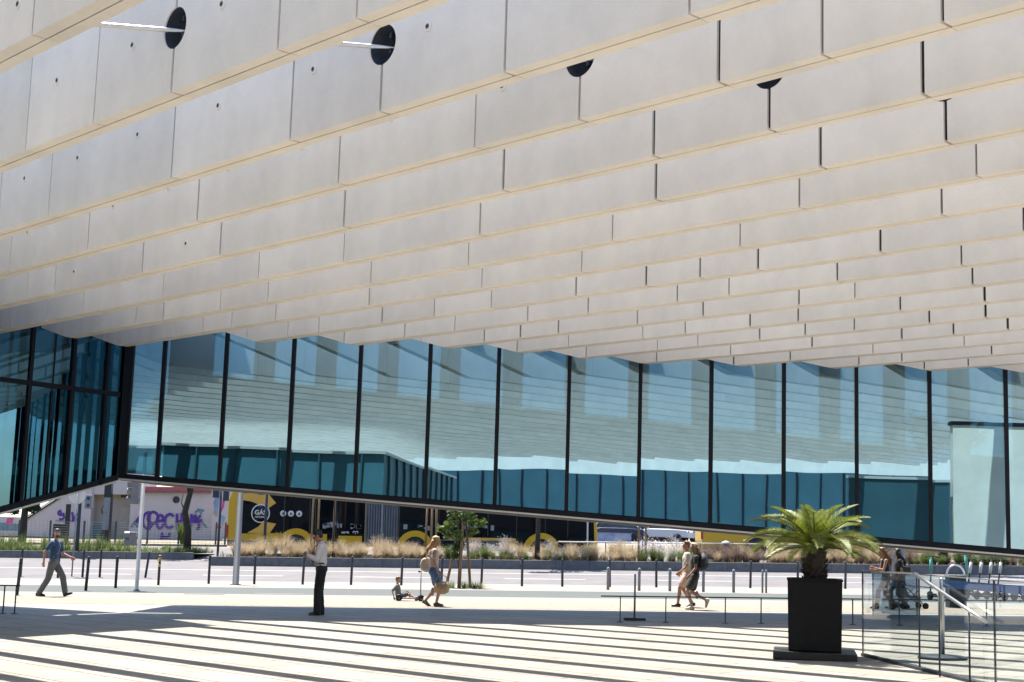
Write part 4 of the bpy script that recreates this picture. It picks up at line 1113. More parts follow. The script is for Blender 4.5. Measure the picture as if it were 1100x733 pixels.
bus.rotation_euler = (0, -math.atan(SLOPE) * .6, 0)
Wb = 2.55
mb = MB(); mb.prism([(.05, .33), (.0, .8), (.03, 2.6), (.25, 3.05), (.25, 3.05), (6.75, 3.05), (6.75, .33)], 'y', 0, Wb); rear = mb.build('rear_body', M['yellow'], bus, .05)
mb = MB(); mb.prism([(8.35, .33), (17.9, .33), (18.1, .8), (18.0, 2.3), (17.8, 3.05), (8.35, 3.05)], 'y', 0, Wb); front = mb.build('front_body', M['busblack'], bus, .05)
mb = MB(); mb.box((3.9, Wb / 2, 3.14), (5.0, 1.9, .22)); mb.box((12.5, Wb / 2, 3.14), (6.5, 1.9, .22)); mb.build('roof_pod', M['white'], bus, .05)
mb = MB(); mb.box((.9, Wb / 2, 3.13), (1.3, 2.2, .24)); mb.build('rear_roof_pod', M['yellow'], bus, .06)
# glazing on the viewer's side
def side_poly(poly, m, name, d, parent=bus, th=.012):
    return MB().prism(poly, 'y', -d - th, -d).build(name, M[m], parent)
side_poly([(.45, .95), (1.0, .95), (1.9, 1.0), (6.72, 1.0), (6.72, 2.93), (.45, 2.93)], 'busblack', 'side_glazing', .002)
side_poly([(.05, .36), (6.72, .36), (6.72, .62), (.05, .62)], 'busgrey', 'skirt', .002)
side_poly([(4.9, .63), (6.72, .63), (6.72, .995), (4.9, .995)], 'busblack', 'lower_panel', .003)
side_poly([(5.45, .50), (6.6, .50), (6.6, .93), (5.45, .93)], 'yellow', 'yellow_hatch', .016)
sw = [(1.05, 2.90), (1.95, 2.90), (2.35, 2.45), (2.0, 2.2), (1.55, 2.35), (1.15, 2.5), (.5, 2.6), (.5, 2.9)]
side_poly(sw, 'yellow2', 'yellow_swoosh', .016)
side_poly([(1.0, .98), (2.1, .98), (2.4, 1.45), (1.75, 1.55), (1.55, 1.3)], 'yellow2', 'yellow_swoosh', .0165)
o = MB().lathe([(.46, 0), (.46, .012), (.41, .016), (.01, .016)], 40).build('emblem_ring', M['white'], bus); o.matrix_local = Matrix.Translation((1.62, -.030, 1.93)) @ Matrix.Rotation(PI / 2, 4, 'X')
o = MB().lathe([(.40, 0), (.40, .012), (.01, .014)], 40).build('emblem_field', M['busblack'], bus); o.matrix_local = Matrix.Translation((1.62, -.040, 1.93)) @ Matrix.Rotation(PI / 2, 4, 'X')
text('GÁS', .30, M['white'], bus, 'lettering', wallM(1.62, -.060, 1.97), offset=.008)
text('NATURAL', .115, M['white'], bus, 'lettering', wallM(1.62, -.060, 1.76), offset=.003)
for x in (2.72, 3.10, 3.50):
    o = MB().lathe([(.15, 0), (.15, .01), (.01, .012)], 24).build('round_sticker', M['white'], bus); o.matrix_local = Matrix.Translation((x, -.016, 1.95)) @ Matrix.Rotation(PI / 2, 4, 'X')
    MB().box((x, -.031, 1.95), (.09, .004, .11)).build('sticker_mark', M['greysteel'], bus)
text('carris', .17, M['white'], bus, 'lettering', wallM(5.78, -.024, 1.10), offset=.004)
text('∞', .32, M['white'], bus, 'lettering', wallM(6.28, -.024, 1.10), offset=.004)
for x, rr in ((3.40, 1), (9.20, 1), (15.35, 1)):
    arch(bus, x, -.018, .56, .89, .40, 'yellow')
    o = MB().prism([(x + .575 * math.cos(PI * i / 16), .40 + .575 * math.sin(PI * i / 16)) for i in range(17)], 'y', -.035, -.004); o.build('wheel_well', M['dark'], bus)
    wheel(bus, x, -.05, .42, .46)
mb = MB()
for i in range(13):
    x = 6.78 + i * .125; mb.box((x, Wb / 2, 1.72), (.07, Wb - .04, 2.6)); mb.box((x + .06, Wb / 2, 1.72), (.06, Wb - .2, 2.5))
mb.build('bellows', M['bellows'], bus)
mb = MB(); mb.box((7.55, -.0, 1.72), (.10, .1, 2.62)); mb.build('bellows_hoop', M['lightsteel'], bus)
side_poly([(8.36, .36), (17.9, .36), (17.9, .42), (8.36, .42)], 'white', 'side_stripe', .004)
side_poly([(8.36, .80), (14.2, .80), (14.2, .83), (8.36, .83)], 'lightsteel', 'side_stripe', .004)
side_poly([(17.55, .45), (17.63, .45), (17.63, 2.9), (17.55, 2.9)], 'white', 'door_pillar', .004)
side_poly([(17.95, .45), (18.08, .8), (18.0, 2.3), (17.85, 2.9)], 'yellow', 'front_pillar', .004)
for x in (2.75, 4.0, 5.3, 9.9, 11.3, 12.7, 14.1, 15.5, 16.6):
    side_poly([(x, 1.05), (x + .05, 1.05), (x + .05, 2.9), (x, 2.9)], 'dark', 'window_bar', .016)
mb = MB()
rnd = random.Random(8)
for i in range(34):
    x = rnd.choice((rnd.uniform(4.6, 6.5), rnd.uniform(8.5, 14.5))); mb.box((x, -.020 , rnd.uniform(1.36, 1.52)), (rnd.uniform(.06, .22), .004, rnd.uniform(.06, .26)))
mb.build('pale_window_shapes', M['lightsteel'], bus)  # small pale rectangles scattered over the glazing
side_poly([(10.9, .84), (14.1, .84), (14.1, .96), (10.9, .96)], 'yellow2', 'yellow_stripe', .016)
for z in (1.2, 1.05, .9): MB().box((-.0, .12, z), (.05, .2, .12)).build('tail_light', M['red'], bus, .02)
MB().box((.02, -.012, 1.05), (.10, .03, .62)).build('tail_light', M['red'], bus, .015)
B2 = AT(754, 72.5); B2.z = gz(B2.x + 6, 72.5)
b2 = thing('city_bus', 'second yellow bus, plain sided, behind the palm fronds', 'bus', B2); b2.rotation_euler = (0, -math.atan(SLOPE) * .8, 0)
mb = MB(); mb.prism([(.05, .33), (0, .8), (.03, 2.6), (.25, 3.05), (11.8, 3.05), (12.0, 2.4), (12, .33)], 'y', 0, Wb); mb.build('body', M['yellow'], b2, .05)
MB().prism([(.9, 1.25), (11.8, 1.25), (11.8, 2.7), (.9, 2.7)], 'y', -.014, -.002).build('side_glazing', M['busblack'], b2)
MB().box((.02, -.012, 1.1), (.12, .03, .5)).build('tail_light', M['red'], b2, .015)
for x in (2.8, 9.2):
    MB().prism([(x + .575 * math.cos(PI * i / 16), .40 + .575 * math.sin(PI * i / 16)) for i in range(17)], 'y', -.02, -.004).build('wheel_well', M['dark'], b2); wheel(b2, x, -.04, .42, .46)
# pale guard rail and litter bin before it
ya = 67.15; a, b = AT(600, ya), AT(905, ya)
t = thing('guard_rail', 'thin pale guard rail running between the grass bed and the bus lane', 'guard rail', a)
zr = 1.02
MB().tube([(0, 0, zr), (b.x - a.x, 0, zr + (b.z - a.z))], .028, 8).build('rail', M['white'], t)
for i in range(7):
    x = (b.x - a.x) * i / 6; MB().box((x, 0, (b.z - a.z) * i / 6 + zr / 2), (.05, .05, zr)).build('post', M['greysteel'], t)
g = AT(780, 67.0); t = thing('litter_bin', 'small grey litter bin with pale lid before the second bus', 'litter bin', g)
MB().lathe([(.16, .0), (.18, .9), (.18, 1.0)], 16).build('body', M['greysteel'], t); MB().lathe([(.20, 1.0), (.20, 1.1), (.04, 1.16)], 16).build('lid', M['white'], t)

# ------------------------------------------------------------------ blue graffiti wall and parked cars
a, b = AT(640, 89), AT(678, 89)
t = thing('low_wall', 'low wall covered in blue graffiti ahead of the articulated bus', 'wall', (a.x, 89, gz(a.x, 89)))
MB().box(((b.x - a.x) / 2, 0, .32), (b.x - a.x, .2, .62)).build('wall_face', M['bluespray'], t); MB().box(((b.x - a.x) / 2, 0, .65), (b.x - a.x + .1, .26, .04)).build('coping', M['lightsteel'], t)
def car(label, px, Y, m, rz, s=1.0, group='cars parked beyond the bus road'):
    g = AT(px, Y); t = thing('parked_car', label, 'car', g, rz, group); t.scale = (s, s, s)
    prof = [(-2.1, .35), (-2.12, .75), (-1.95, .92), (-.95, .98), (.95, .98), (1.95, .84), (2.1, .6), (2.08, .35)]
    MB().prism(prof, 'y', -.88, .88).build('body', m, t, .07, 3)
    vs = []
    for x, y, z in ((-1.75, .80, .95), (1.15, .80, .95), (.45, .62, 1.46), (-1.15, .62, 1.46)):
        vs += [(x, -y, z), (x, y, z)]
    MB().add(vs, [(0, 2, 4, 6), (1, 7, 5, 3), (0, 1, 3, 2), (2, 3, 5, 4), (4, 5, 7, 6), (6, 7, 1, 0)]).build('cabin_glass', M['carglass'], t, .03)
    MB().box((-.35, 0, 1.47), (1.45, 1.2, .04)).build('roof', m, t, .02)
    mb = MB()
    for y in (-1, 1):
        for (x0_, x1_) in ((1.15, .45), (-.35, -.35), (-1.75, -1.15)): mb.tube([(x0_, y * .805, .95), (x1_, y * .63, 1.47)], .035, 6)
    mb.build('pillars', m, t)
    for x in (-1.3, 1.3):
        for y in (-.82, .82): wheel(t, x, y, .32, .32)
    for y in (-.6, .6):
        MB().box((2.06, y, .70), (.08, .36, .13)).build('headlight', M['white'], t, .02); MB().box((-2.09, y, .78), (.06, .3, .14)).build('tail_light', M['red'], t, .02)
    return t
car('white hatchback parked farthest right, beside the second bus', 745, 112, M['carwhite'], 2.5)
car('white estate parked left of the white hatchback', 714, 109, M['carwhite'], 2.7)
car('dark navy car parked nearest the blue graffiti wall', 662, 104, M['cardark'], 2.9)
car('white car parked behind the blue graffiti wall', 653, 118, M['carwhite'], .3)
car('silver car parked right of the tree with two grey stakes', 699, 117, M['carsilver'], 2.7)
car('silver car parked in the farther row behind the white estate', 726, 128, M['carsilver'], 2.4)
car('navy car parked in the farther row left of the tree with grey stakes', 676, 126, M['cardark'], .4)
# far planting beyond the car park
rnd = random.Random(21)
for i in range(17):
    X = -34 + i * 6.3 + rnd.uniform(-1.5, 1.5); Y = rnd.uniform(150, 172); L_ = Vector((X, Y, gz(X, Y)))
    big_tree('dark leafy tree in the hazy row far beyond the buses', L_, [(0, 0, 0), (.1, 0, 1.2), (0, 0, 2.4), (.2, 0, 3.6)], .25, [((rnd.uniform(-2, 2), rnd.uniform(-1.5, 1.5), rnd.uniform(1.6, 6.5)), rnd.uniform(1.0, 1.9)) for _ in range(11)], m='farleaf', per=90, leaf=.32, name='distant_tree', group='trees far beyond the buses')
# ------------------------------------------------------------------ people
def rotY(a): return Matrix.Rotation(a, 3, 'Y')
def rotZ(a): return Matrix.Rotation(a, 3, 'Z')
def ik(a, b, l1, l2, bend):
    """middle joint between a and b for two bone lengths, bent towards 'bend'"""
    a, b = Vector(a), Vector(b); v = b - a; dd = min(v.length, (l1 + l2) * .998); u = v.normalized()
    x = (l1 * l1 - l2 * l2 + dd * dd) / (2 * dd); h = math.sqrt(max(0, l1 * l1 - x * x))
    bd = Vector(bend); bd = bd - u * bd.dot(u)
    bd = bd.normalized() if bd.length > 1e-6 else Vector((1, 0, 0))
    return a + u * x + bd * h, a + u * dd
def hand(mb, wrist, dirv, palmn, s=1.0, curl=.5, thumb=1):
    """palm, four bent fingers of unequal length, thumb from the side of the palm"""
    d = Vector(dirv).normalized(); n = Vector(palmn); n = (n - d * n.dot(d)).normalized(); sd_ = d.cross(n) * thumb
    wv = Vector(wrist)
    for q in (-.022, -.007, .008, .022):
        mb.cap(wv + d * .015 * s + sd_ * q * .7 * s, wv + d * .085 * s + sd_ * q * s, .017 * s, .014 * s, 8)
    for i, (q, L) in enumerate(((.030, .070), (.010, .080), (-.010, .074), (-.029, .058))):
        b = wv + d * .088 * s + sd_ * q * s; e = Vector(d); p = b
        for k, f_ in enumerate((.45, .32, .26)):
            ang = curl * (.6 + .35 * k); e = (d * math.cos(ang * (k + .5)) + n * math.sin(ang * (k + .5))).normalized()
            p2 = p + e * L * f_ * s; mb.cap(p, p2, (.0098 - .0008 * k) * s, (.0092 - .0009 * k) * s, 8); p = p2
    b = wv + d * .030 * s + sd_ * .026 * s; e = (d * .6 + sd_ * .75 + n * .25).normalized(); p = b + e * .040 * s
    mb.cap(b, p, .014 * s, .011 * s, 8); mb.cap(p, p + (d * .85 + sd_ * .25 + n * .4).normalized() * .034 * s, .011 * s, .009 * s, 8)

def person(label, loc, rz, P, group=None):
    t = thing('person', label, 'person', loc, rz, group)
    H = P.get('h', 1.75) / 1.75; fem = P.get('fem', False)
    sw = P.get('shoulder', .175 if fem else .195); hw = .088 if fem else .090
    pel = Vector(P.get('pelvis', (0, 0, .93))); ln = P.get('lean', .04); tw = P.get('twist', 0)
    R = rotY(ln); Rs = R @ rotZ(tw)
    chest = pel + R @ Vector((0, 0, .36)); neck = pel + R @ Vector((-.005, 0, .545))
    Rh = rotZ(P.get('yaw', 0)) @ rotY(P.get('pitch', 0)); nk2 = neck + R @ Vector((.012, 0, .075))
    hc = nk2 + Rh @ Vector((.025, 0, .105))
    sh = {s: pel + R @ Vector((0, 0, .475)) + (Rs @ Vector((0, s * sw, 0))) for s in (1, -1)}
    hip = {s: pel + (rotZ(-tw * .6) @ Vector((0, s * hw, -.03))) for s in (1, -1)}
    foot = {1: Vector(P['lf']), -1: Vector(P['rf'])}; knee = {}; ank = {}
    for s in (1, -1): knee[s], ank[s] = ik(hip[s], foot[s], .43, .42, P.get('kneedir', (1, 0, 0)))
    hnd = {1: Vector(P['lh']), -1: Vector(P['rh'])}; elb = {}; wr = {}
    for s in (1, -1): elb[s], wr[s] = ik(sh[s], hnd[s], .285, .25, P.get('elbowdir', {1: (-1, .3, -.4), -1: (-1, -.3, -.4)})[s])
    bw = .93 if fem else 1.0
    # ---- body: one surface
    mb = MB()
    mb.ball(pel + R @ Vector((0, 0, .0)), (.105 * bw, .155, .12), R); mb.ball(pel + R @ Vector((0, 0, .15)), (.092 * bw, .132 * bw, .14), R); mb.ball(chest, (.108 * bw, .158 * bw, .17), R)
    for s in (1, -1):
        mb.cap(chest + R @ Vector((-.01, s * .06, .10)), sh[s], .075 * bw, .052 * bw)
        mb.cap(sh[s], elb[s], .050 * bw, .038 * bw); mb.cap(elb[s], wr[s], .038 * bw, .024 * bw)
        dv = P.get('hd', {}).get(s) or (wr[s] - elb[s]); pn = P.get('pn', {}).get(s) or (.0, -s, 0)
        hand(mb, wr[s], dv, pn, .95, P.get('curl', .45), P.get('th', {}).get(s, s))
        mb.cap(hip[s], knee[s], .088 * (1.0 if fem else .98), .056); mb.cap(knee[s], ank[s] + Vector((0, 0, .02)), .054, .036)
        mb.ball(knee[s].lerp(ank[s], .32) + Vector((-.018, 0, 0)), (.05, .048, .11))
    mb.cap(neck + Vector((0, 0, -.03)), nk2 + Rh @ Vector((0, 0, .04)), .056, .052)
    mb.ball(hc + Rh @ Vector((-.012, 0, .025)), (.098, .077, .098), Rh); mb.ball(hc + Rh @ Vector((.022, 0, -.045)), (.068, .057, .075), Rh)
    mb.cap(hc + Rh @ Vector((.085, 0, .018)), hc + Rh @ Vector((.107, 0, -.022)), .011, .015, 8); mb.ball(hc + Rh @ Vector((.066, 0, -.092)), (.024, .027, .022), Rh)
    for s in (1, -1): mb.ball(hc + Rh @ Vector((-.006, s * .078, -.005)), (.022, .011, .034), Rh)
    skin_ = M[P.get('skin', 'skin')]
    body = blob(mb, 'body', skin_, t, .0085, 3)
    for s in (1, -1):
        MB().ball(hc + Rh @ Vector((.078, s * .030, .016)), (.011, .013, .008), Rh, 8, 6).build('eye', M['eye'], t)
    MB().ball(hc + Rh @ Vector((.080, 0, -.062)), (.010, .024, .007), Rh, 8, 6).build('mouth', M['lip'], t)
    # ---- clothes
    top = P.get('top')
    if top:
        mb = MB(); sl = top.get('sleeve', .9); ex = top.get('loose', .014); lo = top.get('low', -.06)
        mb.ball(pel + R @ Vector((0, 0, .16)), (.095 * bw + ex, .135 * bw + ex, .15), R); mb.ball(chest, (.110 * bw + ex, .160 * bw + ex, .175), R)
        mb.cap(pel + R @ Vector((0, .045, lo + .12)), chest + R @ Vector((0, .05, -.05)), .098 * bw + ex, .098 * bw + ex); mb.cap(pel + R @ Vector((0, -.045, lo + .12)), chest + R @ Vector((0, -.05, -.05)), .098 * bw + ex, .098 * bw + ex)
        if not top.get('strap'): mb.cap(chest + R @ Vector((-.01, .05, .13)), chest + R @ Vector((-.01, -.05, .13)), .072, .072)
        for s in (1, -1):
            mb.cap(chest + R @ Vector((-.01, s * .06, .09)), sh[s] if not top.get('strap') else chest + R @ Vector((-.01, s * .10, .13)), .075 * bw + ex * .6, (.054 * bw + ex) if not top.get('strap') else .03)
            if sl > 0:
                if sl <= 1: mb.cap(sh[s], sh[s].lerp(elb[s], sl), .054 * bw + ex, .050 * bw + ex)
                else: mb.cap(sh[s], elb[s], .054 * bw + ex, .042 + ex); mb.cap(elb[s], elb[s].lerp(wr[s], sl - 1), .042 + ex, .032 + ex)
        blob(mb, top.get('name', 'shirt'), M[top['m']], t, .011, 3, .012, .07)
    leg = P.get('legs')
    if leg:
        mb = MB(); cv = leg.get('cover', .97); ex = leg.get('loose', .014)
        mb.ball(pel + R @ Vector((0, 0, .0)), (.108 * bw + ex, .158 + ex * .8, .125), R); mb.ball(pel + R @ Vector((0, 0, .07)), (.100 * bw + ex * .8, .142 * bw + ex * .8, .085), R)
        for s in (1, -1):
            if cv <= .5: mb.cap(hip[s], hip[s].lerp(knee[s], cv * 2), .092 + ex, .080 + ex)
            else:
                mb.cap(hip[s], knee[s], .090 + ex, .062 + ex); e = knee[s].lerp(ank[s] + Vector((0, 0, -.02)), (cv - .5) * 2)
                mb.cap(knee[s], e, .062 + ex, .056 + ex)
        blob(mb, leg.get('name', 'trousers'), M[leg['m']], t, .011, 3, .012, .08)
        if leg.get('belt'):
            mb = MB(); n = 24; vs = []
            for z_ in (.100, .138):
                for k in range(n):
                    a = 2 * PI * k / n; vs.append(pel + R @ Vector((.126 * math.cos(a), .166 * math.sin(a), z_)))
            mb.add(vs, [(k, (k + 1) % n, n + (k + 1) % n, n + k) for k in range(n)], True); mb.build('belt', M['leather'], t)
    for s in (1, -1):   # shoes
        fd = Vector(P.get('fd', {}).get(s, (1, 0, 0))).normalized(); A = ank[s]; dn = Vector((fd.z, 0, -1)) if abs(fd.z) > .05 else Vector((0, 0, -1)); dn = (dn - fd * dn.dot(fd)).normalized()
        mb = MB(); hl = A + dn * .045 - fd * .045; toe = A + dn * .062 + fd * .155
        mb.cap(hl, A + dn * .055 + fd * .08, .040, .040, 10); mb.cap(A + dn * .055 + fd * .08, toe, .042, .030, 10); mb.cap(A + dn * .01, A + dn * .04 + fd * .05, .040, .040, 10)
        mb.box(tuple(A + dn * .088 + fd * .055), (.24, .076, .016), Matrix((fd, dn.cross(fd), -dn)).transposed())
        blob(mb, 'shoe', M[P.get('shoe', 'leather')], t, .009, 2)
    # ---- hair
    hr_ = P.get('hair', {}); mb = MB(); hm = M[hr_.get('m', 'hairdark')]
    mb.ball(hc + Rh @ Vector((-.030, 0, .054)), (.102, .088, .086), Rh); mb.ball(hc + Rh @ Vector((-.055, 0, .005)), (.068, .080, .095), Rh)
    mb.cap(hc + Rh @ Vector((.040, .040, .100)), hc + Rh @ Vector((.040, -.040, .100)), .024, .024, 8)
    if hr_.get('long'):
        L = hr_['long']; dn = Vector((-.10, 0, -1))
        bx_ = chest.x - .165 * bw - P.get('top', {}).get('loose', .014)
        for q in (-.062, -.022, .022, .062):
            b = hc + Rh @ Vector((-.085, q, .02)); mb.tube([b, b + Vector((-.035, 0, -.12)), Vector((min(bx_, b.x - .04), b.y, b.z - .16 - .2 * L)), Vector((bx_ - .005, b.y + q * .1, b.z - L))], [.044, .050, .044, .016], 8)
        for s in (1, -1): mb.tube([hc + Rh @ Vector((-.01, s * .070, .05)), hc + Rh @ Vector((-.025, s * .082, -.06)), hc + Rh @ Vector((-.06, s * .075, -.18))], [.028, .030, .018], 8)
    blob(mb, 'hair', hm, t, .009, 2, .014, .03)
    if P.get('beard'):
        mb = MB(); mb.ball(hc + Rh @ Vector((.030, 0, -.072)), (.066, .060, .052), Rh)
        mb.cap(hc + Rh @ Vector((.084, .02, -.045)), hc + Rh @ Vector((.084, -.02, -.045)), .012, .012, 8); blob(mb, 'beard', M['hairdark'], t, .009, 1)
    if P.get('glasses'):
        mb = MB()
        for s in (1, -1):
            c = hc + Rh @ Vector((.094, s * .033, .016)); mb.tube([c + Rh @ Vector((0, .024 * math.cos(a), .018 * math.sin(a))) for a in [2 * PI * i / 12 for i in range(13)]], .0035, 5)
            mb.cyl(c + Rh @ Vector((0, s * .024, 0)), hc + Rh @ Vector((-.0, s * .082, .012)), .003, n=5)
        mb.build('glasses', M['dark'], t)
    t.scale = (H, H, H)
    return t, dict(R=R, Rh=Rh, hc=hc, chest=chest, pel=pel, sh=sh, wr=wr, elb=elb, neck=neck, H=H)

def wpt(t, v):   # local point of a person to the world
    return t.location + Matrix.Rotation(t.rotation_euler.z, 3, 'Z') @ (Vector(v) * t.scale.x)

# 1 man walking on the left, looking towards the viewer
g = G(55, 641)
t, J = person('bearded man in navy t-shirt and grey trousers, walking on the left', g, -.10,
    dict(h=1.82, pelvis=(0, 0, .905), lean=.05, twist=-.15, yaw=-1.0, lf=(.34, .08, .115), rf=(-.31, -.08, .10), fd={1: (1, 0, .35), -1: (1, 0, -.05)},
         lh=(.34, .28, 1.02), rh=(-.14, -.30, .90), curl=.5, beard=True, glasses=False, top=dict(m='navy', sleeve=.62, loose=.013, low=-.02), legs=dict(m='greytrouser', cover=.97, loose=.020), shoe='leather'))
mb = MB(); c = J['chest']; R_ = J['R']
mb.tube([c + R_ @ Vector((.0, .08, .19)), c + R_ @ Vector((.125, .03, .05)), c + R_ @ Vector((.12, -.06, -.12)), c + R_ @ Vector((.03, -.16, -.25))], .012, 6, flat=.5); mb.build('bag_strap', M['lightsteel'], t)

# 2 man with a phone
g = G(343, 661)
t, J = person('man in white shirt, red tie and black trousers, looking down at a phone', g, PI + .12,
    dict(h=1.80, pelvis=(0, 0, .966), lean=.05, yaw=.0, pitch=.58, lf=(.05, .10, .09), rf=(-.03, -.11, .09), lh=(.30, .07, 1.24), rh=(.30, -.06, 1.19), fd={1: (1, .15, 0), -1: (1, -.2, 0)},
         hd={1: (.6, -.4, .5), -1: (.5, .55, .5)}, pn={1: (-.3, -1, .1), -1: (-.3, .6, .4)}, curl=.75,
         elbowdir={1: (-.5, .45, -.8), -1: (-.5, -.45, -.8)}, glasses=True, top=dict(m='shirt', sleeve=1.92, loose=.022, low=.0), legs=dict(m='blacktrouser', cover=1.0, loose=.024, belt=True), shoe='leather', hair=dict(m='hairdark')))
mb = MB(); c = J['chest']
mb.tube([c + Vector((.085, 0, .185)), c + Vector((.150, 0, .10)), c + Vector((.170, .0, -.05)), c + Vector((.172, .005, -.22)), c + Vector((.165, .008, -.30))], [.024, .034, .048, .054, .014], 8, flat=.3)
mb.build('tie', M['tie'], t)
mb = MB(); n = 18; cc = J['neck']
mb.tube([cc + Vector((.062 * math.cos(a) + .01, .066 * math.sin(a), .018 - .02 * math.cos(a))) for a in [2 * PI * i / n for i in range(n + 1)]], .016, 6, caps=False); mb.build('collar', M['shirt'], t)
ph = MB().box((0, 0, 0), (.012, .075, .15)).build('phone', M['phone'], None, .004)
ph.location = wpt(t, (J['wr'][-1] + J['wr'][1]) / 2 + Vector((.085, .0, .065))); ph.rotation_euler = (0, -.7, t.rotation_euler.z)
tag(ph, 'black phone held by the man in the white shirt', 'phone')

# 3 child sitting on the ground
g = G(432, 645.5)
child, J = person('small child in sage green, sitting on the pavement beside the tilted scooter', g, -.12,
    dict(h=1.12, fem=True, shoulder=.16, pelvis=(-.16, 0, .13), lean=-.12, yaw=.1, pitch=.12, lf=(.52, .12, .10), rf=(.60, -.12, .10), kneedir=(0, 0, 1), lh=(-.05, .26, .22), rh=(-.30, -.26, .16), fd={1: (.5, .1, .85), -1: (.5, -.1, .85)},
         elbowdir={1: (-1, .6, .1), -1: (-1, -.6, .1)}, skin='skin2', top=dict(m='child', sleeve=.8, loose=.022), legs=dict(m='greytrouser', cover=.46, loose=.02, name='shorts'), shoe='shoe', hair=dict(m='hairbrown')))
child.scale = (.66,) * 3
hd_ = [o for o in child.children if o.name.startswith('hair')]

# 4 woman with a straw bag
g = G(464, 651.5)
woman, J = person('blond woman in pink top and denim shorts, walking right with a straw bag', g, -.06,
    dict(h=1.73, fem=True, pelvis=(0, 0, .915), lean=.03, twist=.1, yaw=.0, pitch=.08, lf=(-.17, .08, .14), rf=(.12, -.07, .10), fd={1: (1, 0, -.55), -1: (1, 0, 0)}, lh=(.12, .26, .86), rh=(.17, -.26, .90), curl=.9,
         skin='skin2', top=dict(m='pink', sleeve=.55, loose=.026, low=.0), legs=dict(m='denim', cover=.36, loose=.022, name='shorts'), shoe='shoe', hair=dict(m='hairblond', long=.36)))
mb = MB()
for s in (0, 1):
    mb.tube([(-.16, 0 + .05 * s, .27), (-.12, .05 * s, .44), (0, .05 * s, .50), (.12, .05 * s, .44), (.16, .05 * s, .27)], .010, 6)
bag = thing('straw_bag', 'round woven straw bag in the right hand of the blond woman', 'bag', wpt(woman, J['wr'][-1] + Vector((.09, -.03, -.575))), .2)
MB().lathe([(.10, 0), (.19, .05), (.215, .15), (.19, .27), (.175, .285), (.15, .27), (.12, .1)], 22).build('basket', M['wicker'], bag); mb.build('handles', M['wicker'], bag)
MB().lathe([(.03, .0), (.14, .03), (.13, .06), (.02, .08)], 16, (.05, 0, .25)).build('scarf', M['cream'], bag)
bag.scale = (.95, .8, .95)
tb = thing('tote_bag', 'pale cloth tote bag hanging behind the blond woman', 'bag', wpt(woman, (-.20, .20, .86)), .1)
mb = MB(); mb.ball((0, 0, .17), (.17, .07, .19)); mb.cap((-.08, 0, .08), (.08, 0, .08), .07, .06); blob(mb, 'sack', M['cream'], tb, .013, 2, .03, .08)
MB().tube([(-.05, 0, .32), (.05, -.02, .48), (.16, -.03, .60)], .013, 6).build('strap', M['cream'], tb)

# 5, 6 two girls walking left
g = G(746, 655.5)
p5, J5 = person('blond girl in dark floral playsuit, walking left in pale trainers', g, PI - .05,
    dict(h=1.63, fem=True, pelvis=(0, 0, .915), lean=.02, twist=.1, yaw=.25, lf=(.08, .07, .10), rf=(-.30, -.07, .26), fd={1: (1, 0, 0), -1: (.35, 0, -.95)}, lh=(.16, .25, .92), rh=(-.05, -.26, .88), curl=.5,
         skin='skin2', top=dict(m='floral', sleeve=.45, loose=.022, low=-.06, name='playsuit_top'), legs=dict(m='floral', cover=.34, loose=.03, name='playsuit_shorts'), shoe='white', hair=dict(m='hairblond', long=.40)))
g = G(738, 652.5)
p6, J6 = person('dark haired girl in cream top, half hidden beside the blond girl', g, PI + .05,
    dict(h=1.68, fem=True, pelvis=(0, 0, .915), lean=.03, twist=-.1, yaw=.3, lf=(.26, .08, .10), rf=(-.15, -.07, .12), fd={1: (1, 0, 0), -1: (1, 0, -.3)}, lh=(.24, .24, .95), rh=(.12, -.28, .92), curl=.5,
         skin='skin', top=dict(m='cream', sleeve=.6, loose=.035, low=-.10), legs=dict(m='pink', cover=.34, loose=.03, name='shorts'), shoe='leather', hair=dict(m='hairbrown')))
bp_ = thing('backpack', 'grey blue backpack on the back of the blond girl in floral', 'backpack', wpt(p5, J5['chest'] + Vector((-.20, .02, -.22))), p5.rotation_euler.z)
mb = MB(); mb.ball((-.02, 0, .20), (.12, .16, .22)); mb.cap((-.02, .06, .08), (-.02, -.06, .08), .10, .10); blob(mb, 'sack', M['backpack'], bp_, .012, 3, .02, .08)
mb = MB(); mb.ball((-.11, 0, .13), (.05, .11, .10)); mb.build('pocket', M['backpack'], bp_)
mb = MB()
for s in (1, -1): mb.tube([(.03, s * .08, .36), (.12, s * .10, .43), (.24, s * .10, .36), (.28, s * .10, .22), (.16, s * .13, .06), (.02, s * .10, .05)], .014, 6, flat=.5)
mb.build('straps', M['backpack'], bp_)

